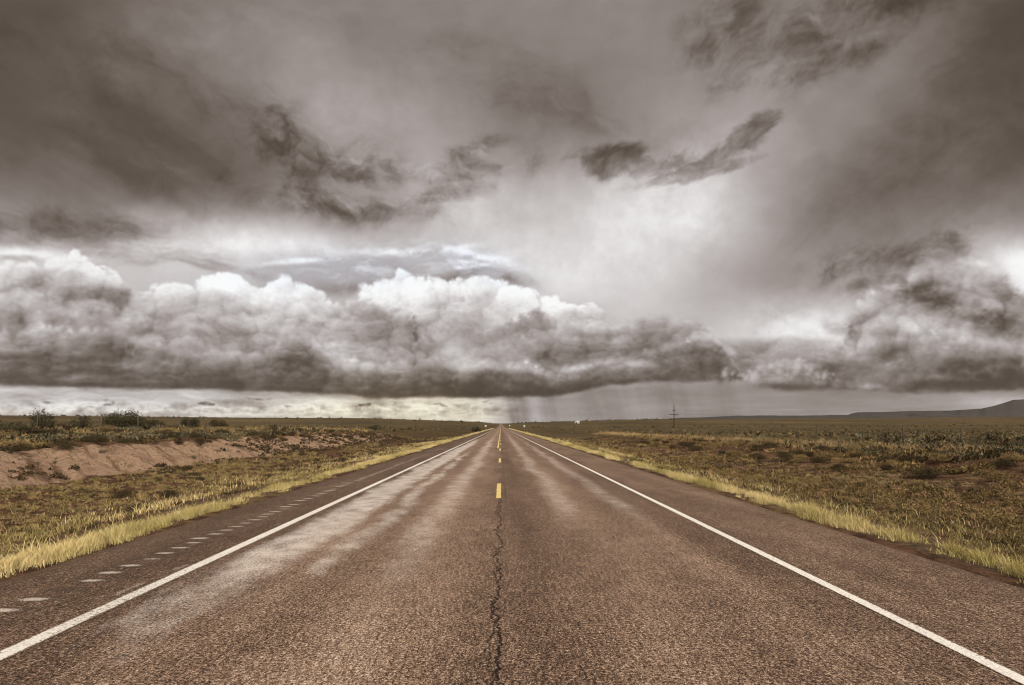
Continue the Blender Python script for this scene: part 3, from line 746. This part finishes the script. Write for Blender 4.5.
mesa('distant_mesa', [(.68, .014), (.70, .026), (.712, .0285), (.76, .0290), (.82, .0312), (.90, .0320), (.94, .0345), (.962, .036), (.985, .041), (1.005, .047), (1.025, .0535), (1.05, .0545), (1.12, .055), (1.3, .055), (1.42, .045), (1.5, .015)], 7600, 900, 401)
mesa('distant_hills', [(.30, .012), (.36, .0176), (.40, .0182), (.46, .0212), (.52, .0222), (.60, .0218), (.68, .0232), (.78, .024), (.9, .0235), (1.0, .018), (1.06, .012)], 6400, 700, 402)
# ------------------------------------------------------------------ plants
def leaf_mat(name, dark, light, dry, trans=.25):
    m, t, b = new_mat(name); a = attr(t, 'tint'); h = attr(t, 'dry')
    oi = t.nodes.new('ShaderNodeObjectInfo'); rnd = V(t, oi.outputs['Random'])
    c = cmix(t, dark, light, (a + (rnd - .5) * .35).clamp())
    c = cmix(t, c, dry, h)
    t.links.new(c, b.inputs['Base Color']); b.inputs['Roughness'].default_value = .8; b.inputs['Specular IOR Level'].default_value = .15
    return m
m_sage = leaf_mat('sagebrush_leaf', (.048, .042, .024), (.230, .205, .120), (.21, .145, .075))
m_olive = leaf_mat('dark_shrub_leaf', (.018, .013, .007), (.085, .064, .030), (.12, .073, .04))
m_rabbit = leaf_mat('rabbitbrush_leaf', (.078, .054, .022), (.31, .225, .092), (.33, .21, .105))
m_tree = leaf_mat('juniper_leaf', (.028, .026, .014), (.095, .085, .042), (.10, .07, .04))
m_grass = leaf_mat('roadside_grass_blade', (.135, .115, .036), (.52, .435, .150), (.80, .64, .33))
m_weed = leaf_mat('dry_weed', (.046, .032, .013), (.30, .240, .095), (.29, .19, .095))
m_stem = plain('grey_stem', (.075, .055, .042), .9, .3, 20)

def leaves(rg, pts, size, up=.35, aspect=.55):
    """small leaf faces at pts: co, tris"""
    n = len(pts)
    d = rg.normal(size=(n, 3)); d[:, 2] += up; d /= np.linalg.norm(d, axis=1)[:, None]
    e = np.cross(d, rg.normal(size=(n, 3))); e /= np.linalg.norm(e, axis=1)[:, None] + 1e-9
    s = size * rg.uniform(.6, 1.4, (n, 1))
    co = np.stack([pts - e * s * aspect * .4, pts + e * s * aspect * .4, pts + d * s * 1.3], 1)
    return co.reshape(-1, 3), np.arange(n * 3).reshape(n, 3)
def shrub_points(rg, w, h, clumps, per, fuzz=.28):
    """foliage points in a clump of rounded sprigs, hollow towards the ground"""
    out, tint = [], []
    for _ in range(clumps):
        a = rg.uniform(0, 6.283); r = w * .5 * math.sqrt(rg.rand()) * .8
        top_ = h * (1 - .45 * (r / (w * .5)) ** 2) * rg.uniform(.65, 1.05)
        c = np.array([math.cos(a) * r, math.sin(a) * r, top_ * .62])
        q = rg.normal(size=(per, 3)); q /= np.linalg.norm(q, axis=1)[:, None]; q *= rg.uniform(.35, 1, (per, 1)) ** .5
        q = c + q * np.array([w * fuzz, w * fuzz, top_ * .42])
        q = q[(q[:, 2] > .01)]
        out.append(q); tint.append(np.clip(rg.normal(.45, .16) + rg.normal(0, .16, len(q)), 0, 1))
    return np.concatenate(out), np.concatenate(tint)
def shrub_mesh(name, seed, w, h, clumps, per, leaf, mat, dryf=.12, stems=9):
    rg = np.random.RandomState(seed)
    p, ti = shrub_points(rg, w, h, clumps, per)
    co, tr = leaves(rg, p, leaf); ti = np.repeat(ti, 3)
    dr = np.repeat((rg.rand(len(p)) < dryf) * rg.uniform(.4, 1, len(p)), 3)
    sc, st = [], []
    for k in range(stems):                                        # twigs from the root crown
        a = rg.uniform(0, 6.283); r = w * .4 * math.sqrt(rg.rand())
        e = np.array([math.cos(a) * r, math.sin(a) * r, h * rg.uniform(.5, .9)]); s = np.array([e[0] * .12, e[1] * .12, -.05])
        n_ = np.array([-math.sin(a), math.cos(a), 0]) * .012
        b0 = len(co) + len(sc) * 1
        sc += [s - n_, s + n_, e]; st.append((b0, b0 + 1, b0 + 2))
    co = np.concatenate([co, np.array(sc)]); tr = np.concatenate([tr, np.array(st)])
    ti = np.concatenate([ti, np.full(len(sc), .05)]); dr = np.concatenate([dr, np.full(len(sc), .5)])
    return mesh_np(name, co, tr, None, mat, {'tint': ti, 'dry': dr}, link=False)

rng = np.random.RandomState(11)
FAM = {
    'sagebrush': [shrub_mesh('sagebrush', 100 + i, 1.0, .58, 15, 190, .038, m_sage, .2) for i in range(6)],
    'dark_shrub': [shrub_mesh('dark_shrub', 200 + i, 1.1, .58, 15, 190, .040, m_olive, .12) for i in range(5)],
    'rabbitbrush': [shrub_mesh('rabbitbrush', 300 + i, .9, .52, 14, 170, .042, m_rabbit, .3) for i in range(5)],
}
n_shrub = 0
def plant(kind, x, y, s, label, group):
    global n_shrub
    me = FAM[kind][rng.randint(len(FAM[kind]))]
    o = bpy.data.objects.new(kind, me); COL.objects.link(o)
    o.location = (x, y, float(land(x, y)) - .03); o.rotation_euler = (rng.uniform(-.08, .08), rng.uniform(-.08, .08), rng.uniform(0, 6.28))
    o.scale = (s * rng.uniform(.85, 1.2), s * rng.uniform(.85, 1.2), s * rng.uniform(.8, 1.15))
    tag(o, label, 'shrub', group); n_shrub += 1
    return o
def scatter(n, xr, yr, gap, keep=None, power=1.0):
    """spread points, closer together near the road camera"""
    out = []; tries = 0
    while len(out) < n and tries < n * 60:
        tries += 1
        y = yr[0] + (yr[1] - yr[0]) * rng.rand() ** power
        x = rng.uniform(*xr) if not callable(xr) else xr(y)
        if keep and not keep(x, y): continue
        if all((x - a) ** 2 + (y - b_) ** 2 > gap * gap for a, b_ in out): out.append((x, y))
    return out
inview = lambda x, y: abs(x) < 1.10 * y + 1.0
ZONES = [   # kind, how many, x range, y range, size, label, group
    ('dark_shrub', 46, (-25, -17.9), (14, 62), (.5, 1.0), 'dark olive shrub along the top lip of the red earth cut', 'dark shrubs along the lip of the red cut'),
    ('sagebrush', 40, (-36, -20.0), (18, 75), (.55, 1.0), 'grey green sagebrush on the flat above the red earth cut', 'sagebrush above the red cut'),
    ('rabbitbrush', 16, (-30, -19.5), (16, 60), (.6, 1.0), 'straw tinged low bush on the flat above the red earth cut', 'straw tinged bushes above the red cut'),
    ('dark_shrub', 20, (-14.8, -8.6), (9.5, 42), (.30, .55), 'small dark bush in the weedy ditch below the red earth cut', 'small bushes in the left ditch'),
    ('sagebrush', 12, (-18.6, -15.6), (13, 45), (.22, .42), 'small tuft of sagebrush clinging to the bare red slope', 'tufts on the bare red slope'),
    ('dark_shrub', 44, (15.8, 21.5), (15, 60), (.5, .95), 'dark olive shrub on the low bank right of the road', 'dark shrubs on the right bank'),
    ('rabbitbrush', 50, (16.2, 23.0), (15, 62), (.55, 1.0), 'straw yellow bush on the low bank right of the road', 'straw yellow bushes on the right bank'),
    ('sagebrush', 46, (22, 40), (22, 60), (.5, .9), 'grey green sagebrush on the plain beyond the right bank', 'sagebrush on the right plain'),
    ('rabbitbrush', 12, (8.6, 14.5), (9.5, 34), (.30, .5), 'small straw coloured bush in the brown ditch right of the road', 'small bushes in the right ditch'),
]
taken = []
for kind, n, xr, yr, sz, lab, grp in ZONES:
    for x, y in scatter(n, xr, yr, 1.0, lambda x, y: inview(x, y) and all((x - a) ** 2 + (y - c_) ** 2 > .6 for a, c_ in taken), 1.25):
        taken.append((x, y)); plant(kind, x, y, rng.uniform(*sz), lab, grp)

# --- bushes that stand up against the sky on the left
def big_bush(name, px, d, w, h, label, cat, mat, clumps, per, leaf, seed, stems=7, fuzz=.20):
    x = (px - 501) / 500 * d; z = float(land(x, d)) - .05
    root = empty(name, (x, d, z)); tag(root, label, cat)
    rg = np.random.RandomState(seed)
    p, ti = shrub_points(rg, w, h, clumps, per, fuzz)
    co, tr = leaves(rg, p, leaf)
    mesh_np('foliage', co, tr, None, mat, {'tint': np.repeat(ti, 3), 'dry': np.repeat((rg.rand(len(p)) < .05) * .7, 3)}, False, root)
    s = MB()
    for k in range(stems):
        a = rg.uniform(0, 6.28); r = w * .42 * math.sqrt(rg.rand())
        e = (math.cos(a) * r * .8, math.sin(a) * r * .8, h * rg.uniform(.6, .9))
        s.tube([(e[0] * .06, e[1] * .06, 0), (e[0] * .45, e[1] * .45, e[2] * .5), e], [.035, .022, .006], 5)
    s.build('stems', m_stem, root)
    return root
big_bush('sapling', 42, 33, 1.5, 1.85, 'thin upright sapling against the sky above the left bank, furthest left', 'sapling', m_tree, 26, 60, .085, 1, 8, .10)
big_bush('bush', 83, 37, 1.5, 1.35, 'ragged small bush against the sky between the sapling and the big round bush', 'bush', m_tree, 12, 60, .10, 2, 9, .14)
big_bush('bush', 124, 40, 3.3, 1.75, 'broad round dark bush, biggest of those against the sky above the left bank', 'bush', m_tree, 46, 110, .11, 3, 10, .15)
big_bush('bush', 189, 52, 2.0, 1.45, 'medium dark bush on the skyline just right of the big round bush', 'bush', m_tree, 20, 80, .12, 4, 7, .17)
big_bush('bush', 152, 46, 2.2, 1.0, 'low spreading bush at the right foot of the big round bush', 'bush', m_olive, 18, 70, .12, 5, 6, .17)
big_bush('bush', 218, 60, 2.2, 1.2, 'flat topped bush on the skyline right of the medium dark bush', 'bush', m_olive, 18, 70, .13, 6, 6, .17)
big_bush('bush', 476, 150, 3.4, 2.2, 'lone dark bush beside the far left verge near where the road narrows', 'bush', m_tree, 24, 70, .22, 8, 6, .18)
big_bush('bush', 375, 92, 2.6, 1.1, 'dark bush low in the far end of the red earth cut', 'bush', m_tree, 22, 70, .16, 9, 6, .18)
big_bush('bush', 10, 27, 2.2, .85, 'dark dense bush at the left edge of the picture on top of the red cut', 'bush', m_tree, 34, 100, .085, 10, 8, .16)
big_bush('bush', 36, 25, 1.9, .62, 'near dark bush overhanging the red cut below the thin sapling', 'bush', m_olive, 28, 100, .08, 11, 8, .16)

# --- brush beyond counting, away to the skyline
def mass(name, xy, size, mat, seed, px=1.5, flat=.6, dens=1.0, kind='stuff', dryf=.15, spike=1.6, cap=90):
    """many small plants in one mesh; leaf size and leaf count follow how far off each stands"""
    rg = np.random.RandomState(seed); n = len(xy)
    s = size[0] + (size[1] - size[0]) * rg.rand(n) ** 1.8; z = land(xy[:, 0], xy[:, 1])
    dd = np.hypot(xy[:, 0], xy[:, 1]); lf = np.clip(dd * px / 500, .016, s * .45)
    nl = np.clip(dens * 3.0 * flat * (s / lf) ** 2, 8, cap).astype(int)
    who = np.repeat(np.arange(n), nl); N = len(who); sw = s[who]
    q = rg.normal(size=(N, 3)); q /= np.linalg.norm(q, axis=1)[:, None]; q *= rg.uniform(.25, 1, (N, 1)) ** .6
    q[:, 2] = np.abs(q[:, 2]) * flat * 1.6
    squash = rg.uniform(.7, 1.5, n)[who]; q[:, 0] *= squash
    p = q * sw[:, None] * .5 + np.stack([xy[:, 0], xy[:, 1], z - .02], -1)[who]
    sc = (lf[who] * rg.uniform(.6, 1.4, N))[:, None]
    d = rg.normal(size=(N, 3)); d[:, 2] += .9; d /= np.linalg.norm(d, axis=1)[:, None]
    e = np.cross(d, rg.normal(size=(N, 3))); e /= np.linalg.norm(e, axis=1)[:, None]
    co = np.stack([p - e * sc * .34, p + e * sc * .34, p + d * sc * spike], 1).reshape(-1, 3)
    ti = np.repeat(np.clip(rg.normal(.45, .24, n)[who] + rg.normal(0, .18, N), 0, 1), 3)
    dr = np.repeat((((rg.rand(n) < dryf) * rg.uniform(.3, 1, n))[who] + (rg.rand(N) < .15) * .6).clip(0, 1), 3)
    return tag(mesh_np(name, co, np.arange(len(co)).reshape(-1, 3), None, mat, {'tint': ti, 'dry': dr}), kind=kind)
def field(n, side, x0, y0, y1, seed, power=2.2, spread=1.12, x1=None):
    rg = np.random.RandomState(seed)
    y = y0 + (y1 - y0) * rg.rand(n * 3) ** power
    x = x0 + (np.maximum(spread * y, x0 + 2) - x0) * rg.rand(n * 3) ** .9 if x1 is None else rg.uniform(x0, x1, n * 3)
    k = np.abs(x) < spread * y + 2
    patch = fbm(x * .04, y * .02, 3, seed) * 2.2 + fbm(x * .25, y * .12, 3, seed + 5) * 2.0 + rg.uniform(-.35, .35, n * 3) > .34
    k &= patch
    return np.stack([x * side, y], -1)[k][:n]
mass('distant_brush', field(2600, -1, 19.5, 14, 420, 51), (.35, .85), m_olive, 61)
mass('distant_brush', field(2600, -1, 19.5, 14, 420, 52), (.35, .8), m_sage, 62)
mass('distant_brush', field(1300, -1, 20, 14, 300, 53), (.3, .7), m_rabbit, 63)
mass('distant_brush', field(2800, 1, 20.0, 22, 520, 54, 1.7), (.30, .75), m_sage, 64)
mass('distant_brush', field(1300, 1, 20.0, 22, 520, 55, 1.7), (.30, .75), m_olive, 65)
mass('distant_brush', field(1800, 1, 18.0, 20, 420, 56, 1.7), (.30, .65), m_rabbit, 66)
mass('distant_brush', field(900, -1, 9, 420, 1500, 57, 1.6), (1.0, 2.6), m_tree, 67, 1.2)
mass('distant_brush', field(900, 1, 9, 480, 1800, 58, 1.6), (1.0, 2.4), m_tree, 68, 1.2)
# scattered far trees along the skyline
mass('far_trees', field(260, -1, 30, 1700, 2700, 59, 1.0), (5, 11), m_tree, 69, 1.0, .5)
mass('far_trees', field(150, 1, 40, 1900, 2700, 60, 1.0, .35), (5, 10), m_tree, 70, 1.0, .5)
# low weeds and tufts in the ditches and on the slopes
mass('ditch_weeds', field(3900, -1, 6.9, 5.5, 90, 71, 1.8, 1.12, 15.8), (.08, .30), m_weed, 81, .8, .40, .8, dryf=.35, spike=2.4, cap=90)
mass('ditch_weeds', field(900, -1, 7.6, 5.5, 90, 72, 1.8, 1.12, 15.8), (.12, .42), m_olive, 82, .8, .45, .8, spike=1.8, cap=120)
mass('ditch_weeds', field(1900, -1, 15.0, 12.0, 80, 73, 1.4, 1.12, 19.5), (.08, .42), m_olive, 83, 1.2, .5, cap=60)
mass('ditch_weeds', field(3600, 1, 6.9, 5.5, 90, 74, 1.8, 1.12, 17), (.08, .32), m_weed, 84, .8, .45, .8, dryf=.35, spike=2.4, cap=90)
mass('ditch_weeds', field(1000, 1, 8.0, 5.5, 90, 75, 1.8, 1.12, 17), (.12, .40), m_olive, 85, .8, .45, .8, spike=1.8, cap=120)
mass('ditch_weeds', field(1500, 1, 9.5, 8.0, 80, 76, 1.6, 1.12, 22), (.18, .62), m_rabbit, 86, .9, .6, .9, spike=2.0, cap=140)
mass('ditch_weeds', field(3000, -1, 19.5, 14, 80, 77, 1.5, 1.12, 60), (.12, .42), m_weed, 87, 1.0, .5, .8, dryf=.3, spike=1.8, cap=90)
mass('ditch_weeds', field(3000, 1, 18.5, 14, 90, 78, 1.5, 1.12, 70), (.12, .45), m_weed, 88, 1.0, .5, .8, dryf=.3, spike=1.8, cap=90)

# --- tall grass along the edge of the asphalt
def grass(name, side, n, y0, y1, x0, x1, h, wid, seed, power=1.6, mat=None):
    rg = np.random.RandomState(seed)
    y = y0 + (y1 - y0) * rg.rand(n) ** power
    t_ = rg.beta(1.6, 2.2, n); x = (x0 + (x1 - x0) * t_)
    x = x + fbm(y * .35, y * 0 + seed, 4, seed) * .45
    clump = fbm(x * 3.0, y * 2.2, 3, seed + 1); clump2 = fbm(x * .7, y * .35, 3, seed + 2)
    k = np.abs(x) < 1.15 * y + 2
    k &= (clump * 1.7 + clump2 * 1.5 + rg.uniform(-.30, .30, n) - np.abs(t_ - .42) * 1.1 > -.20) & (np.abs(x) > EDGE - .05)
    x, y, t_, clump, clump2 = x[k], y[k], t_[k], clump[k], clump2[k]; n = len(x)
    z = land(x * side, y) - .02
    H = h * rg.uniform(.35, 1.15, n) * np.clip(.22 + 2.4 * t_, 0, 1) * (1.15 - .65 * t_) * (1 + clump * 1.1 + clump2 * .9); H = np.maximum(H, .05) * np.where(rg.rand(n) < .03, 1.9, 1.0)
    a = rg.uniform(0, 6.283, n); lean = rg.uniform(.15, 1.0, n) * H
    W_ = wid * (1 + y / 26.0) * rg.uniform(.6, 1.4, n)
    b0 = rg.uniform(0, 6.283, n); ex, ey = np.cos(b0) * W_ * .5, np.sin(b0) * W_ * .5
    X_ = x * side
    base1 = np.stack([X_ - ex, y - ey, z], -1); base2 = np.stack([X_ + ex, y + ey, z], -1)
    mid1 = np.stack([X_ - ex * .7 + np.cos(a) * lean * .3, y - ey * .7 + np.sin(a) * lean * .3, z + H * .6], -1)
    mid2 = np.stack([X_ + ex * .7 + np.cos(a) * lean * .3, y + ey * .7 + np.sin(a) * lean * .3, z + H * .6], -1)
    tip = np.stack([X_ + np.cos(a) * lean, y + np.sin(a) * lean, z + H], -1)
    co = np.stack([base1, base2, mid2, mid1, tip], 1).reshape(-1, 3); i = np.arange(n)[:, None] * 5
    ti = np.clip(.5 + clump * .5 + rg.normal(0, .20, n), 0, 1); pat = fbm(x * .5 + 3, y * .28, 4, seed + 3)
    dr = np.clip(.40 + pat * 1.3 + rg.normal(0, .22, n), 0, 1)
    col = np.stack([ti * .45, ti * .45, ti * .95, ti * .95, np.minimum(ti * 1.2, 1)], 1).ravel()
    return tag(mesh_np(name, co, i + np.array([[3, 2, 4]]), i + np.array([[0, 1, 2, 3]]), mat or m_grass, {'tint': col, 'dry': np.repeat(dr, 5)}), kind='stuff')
m_straw = leaf_mat('straw_stalk', (.12, .080, .034), (.40, .285, .125), (.52, .36, .19))
for side, sd in ((-1, 91), (1, 95)):
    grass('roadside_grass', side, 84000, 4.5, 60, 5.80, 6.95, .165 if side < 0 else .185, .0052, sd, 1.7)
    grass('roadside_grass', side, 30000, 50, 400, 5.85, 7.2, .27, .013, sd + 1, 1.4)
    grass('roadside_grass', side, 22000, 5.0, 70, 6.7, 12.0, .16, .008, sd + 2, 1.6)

# straw stalks on the crest of the right bank and about the ditches
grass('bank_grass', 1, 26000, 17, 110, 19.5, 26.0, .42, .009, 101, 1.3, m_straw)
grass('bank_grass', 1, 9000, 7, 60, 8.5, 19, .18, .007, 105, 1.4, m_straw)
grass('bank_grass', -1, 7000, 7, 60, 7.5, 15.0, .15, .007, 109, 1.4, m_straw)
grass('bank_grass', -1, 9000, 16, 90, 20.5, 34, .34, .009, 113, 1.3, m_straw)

# ------------------------------------------------------------------ fences
m_post = plain('weathered_post', (.085, .066, .052), .9, .35, 12)
m_wire = plain('rusty_wire', (.10, .080, .066), .6, .2, 5)
m_dark = plain('tarred_timber', (.040, .031, .026), .85, .3, 6)
m_glassy = plain('insulator_grey', (.20, .19, .18), .4, .1, 5)
m_sign = plain('white_sign_sheet', (.58, .57, .54), .45, .05, 3)
m_steel = plain('galvanised_steel', (.30, .29, .28), .5, .15, 8, .6)
m_wall = plain('white_metal_cladding', (.60, .59, .57), .6, .08, 1.0)
m_roof = plain('pale_metal_roof', (.52, .51, .50), .5, .1, 1.0)
m_door = plain('dark_door', (.06, .055, .05), .6, .1, 2)
def fence(x, y0, y1, step, label, group, seed):
    rg = np.random.RandomState(seed)
    root = empty('barbed_wire_fence', (x, y0, float(land(x, y0)))); tag(root, label, 'fence', group)
    base = np.array(root.location); tops = []
    y = y0; k = 0
    while y < y1:
        xx = x + rg.uniform(-.12, .12); z = float(land(xx, y)); h = rg.uniform(1.12, 1.32); lx, ly = rg.uniform(-.05, .05, 2)
        p0 = np.array([xx, y, z - .2]) - base; p1 = np.array([xx + lx, y + ly, z + h]) - base
        r = rg.uniform(.035, .06) if k % 3 == 0 else rg.uniform(.022, .035)
        MB().tube([p0, p0 * .5 + p1 * .5 + np.array([rg.uniform(-.015, .015), 0, 0]), p1], [r * 1.1, r, r * .85], 7).build('post', m_post, root)
        tops.append((p0, p1)); y += step * rg.uniform(.9, 1.1); k += 1
    for f in (.45, .68, .92):
        w_ = MB(); pts = [Vector(a + (b_ - a) * (f * .85 + .12)) for a, b_ in tops]
        full = []
        for a, b_ in zip(pts[:-1], pts[1:]): full += [a, (a + b_) / 2 - Vector((0, 0, .03))]
        w_.tube(full + [pts[-1]], .004, 4, False).build('wire', m_wire, root)
    return root
fence(-27, 21, 330, 4.1, 'old wire fence on thin posts running along above the red cut left of the road', 'barbed wire fences', 1)
fence(28, 22, 330, 4.3, 'old wire fence on thin posts running through the sagebrush right of the road', 'barbed wire fences', 2)

# ------------------------------------------------------------------ power poles and line
def on_ray(px, d): return ((px - 501) / 500 * d, d)
def power_pole(px, d, h, arms, label, group=None, rz=0.0, ins=True):
    x, y = on_ray(px, d); z = float(land(x, y))
    root = empty('power_pole', (x, y, z), rz); tag(root, label, 'power pole', group)
    MB().tube([(0, 0, -1), (0, 0, h * .5), (0, 0, h)], [.34, .30, .24], 10).build('pole', m_dark, root)
    for (f, w_) in arms:
        arm = MB().box((0, -.25, h * f), (w_, .26, .36)).build('crossarm', m_dark, root)
        if ins:
            for sx in (-.46, 0.46):
                MB().tube([(w_ * sx, -.25, h * f + .1), (w_ * sx, -.25, h * f + .35), (w_ * sx, -.25, h * f + .55)], [.09, .16, .06], 8).build('insulator', m_glassy, arm)
            MB().tube([(w_ * .3, -.2, h * f - .1), (0, -.2, h * f - w_ * .22)], .05, 5).build('brace', m_dark, arm)
    return root
H1 = 18.2
D1 = 380
p1 = power_pole(674, D1, H1, ((.76, 2.6), (.58, 6.6)), 'tall dark power pole with a short and a long crossarm on the right plain', rz=-.35)
p2 = power_pole(588, 1150, 19, ((.80, 3.6), (.6, 8.0)), 'faint far power pole with two crossarms right of the white shed')
p3 = power_pole(536, 1700, 20.0, ((.85, 5.0),), 'tiny far pole on the horizon nearest the end of the road', ins=False)
p4 = power_pole(559, 1700, 16.0, ((.85, 5.0),), 'tiny far pole on the horizon between the road end and the white shed', ins=False)
def span(a, b_, sag, off, r=.02):
    a, b_ = Vector(a), Vector(b_); pts = []
    for i in range(25):
        f = i / 24; pts.append(a.lerp(b_, f) - Vector((0, 0, sag * 4 * f * (1 - f))))
    return MB().tube(pts, r, 4, False)
xa_, ya_ = on_ray(674, D1); za_ = float(land(xa_, ya_))
xb_, yb_ = 400.0, 300.0; zb_ = float(land(xb_, yb_))
cut = 1.0
for i, (f, w_, lab) in enumerate(((.76, -.9, 'power line wire strung from the short upper crossarm, out past the right edge'), (.58, -3.0, 'power line wire strung from the left end of the long crossarm'), (.58, 3.0, 'power line wire strung from the right end of the long crossarm'))):
    c, s_ = math.cos(-.35), math.sin(-.35)
    A = (xa_ + c * w_, ya_ + s_ * w_ - .25, za_ + H1 * f + .5); B_ = (xb_ + c * w_, yb_ + s_ * w_, zb_ + H1 * f + 8.5)
    tag(span(A, B_, 5.5, 0).build('power_line_wire', m_dark), lab, 'wire', 'wires of the power line')
# the next pole of the line, just outside the frame
o = empty('power_pole', (xb_, yb_, zb_), -.35); tag(o, 'next tall power pole of the line, past the right edge of the picture', 'power pole')
MB().tube([(0, 0, -1), (0, 0, 10), (0, 0, 21)], [.30, .26, .18], 10).build('pole', m_dark, o)
for f, w_ in ((H1 * .76 + 8, 1.9), (H1 * .55 + 8, 5.2)): MB().box((0, -.25, f), (w_, .18, .26)).build('crossarm', m_dark, o)

# ------------------------------------------------------------------ small signs by the far road, shed
def road_sign(px, d, w_, h_, zc, label):
    x, y = on_ray(px, d); z = float(land(x, y))
    root = empty('road_sign', (x, y, z)); tag(root, label, 'road sign')
    MB().box((0, 0, zc), (w_, .02, h_)).build('panel', m_sign, root)
    MB().tube([(0, .045, -.3), (0, .045, zc + h_ * .45)], .035, 6).build('post', m_steel, root)
road_sign(485.6, 245, .85, .95, 1.9, 'small blank white sign beside the far left edge of the road')
road_sign(524.3, 200, .70, .80, 1.9, 'small blank white sign beside the far right edge of the road, nearest sign')
road_sign(509.6, 480, 1.2, 1.5, 2.2, 'tiny blank white sign at the far right edge where the road tops the rise')
x, y = on_ray(577, 1500); z = float(land(x, y))
shed = empty('white_shed', (x, y, z)); shed.scale = (1.5, 1.5, 1.7); tag(shed, 'small white metal shed on the horizon right of the road', 'shed')
MB().box((0, 0, 1.7), (9.0, 6.0, 4.4)).build('wall', m_wall, shed)
rf = MB(); rf._add([(-4.8, -3.3, 3.92), (4.8, -3.3, 3.92), (4.8, 0, 5.2), (-4.8, 0, 5.2), (-4.8, 3.3, 3.92), (4.8, 3.3, 3.92)], [(0, 1, 2, 3), (3, 2, 5, 4), (0, 4, 5, 1)], [(0, 3, 4), (1, 5, 2)])
rf.build('roof', m_roof, shed)
MB().box((-1.8, -3.03, 1.3), (2.4, .06, 2.8)).build('door', m_door, shed)
MB().box((2.4, -3.03, 2.2), (1.2, .06, 1.0)).build('window', m_door, shed)

# ------------------------------------------------------------------ air
HAZE = 0.6e-5
if HAZE > 0:
    mz = bpy.data.materials.new('haze_air'); mz.use_nodes = True; t = mz.node_tree; t.nodes.clear()
    pv = t.nodes.new('ShaderNodeVolumePrincipled'); pv.inputs['Color'].default_value = (.80, .785, .76, 1); pv.inputs['Density'].default_value = HAZE; pv.inputs['Anisotropy'].default_value = .2
    ou = t.nodes.new('ShaderNodeOutputMaterial'); t.links.new(pv.outputs[0], ou.inputs['Volume'])
    lo_z = float(GZ_.min()) - 1.0
    hz = MB().box((0, 0, (lo_z + 720) / 2), (19000, 19000, 720 - lo_z)).build('haze', mz)
    tag(hz, kind='stuff')
scene.cycles.volume_bounces = 0; scene.cycles.max_bounces = 5; scene.cycles.diffuse_bounces = 2; scene.cycles.glossy_bounces = 2
scene.cycles.transparent_max_bounces = 8
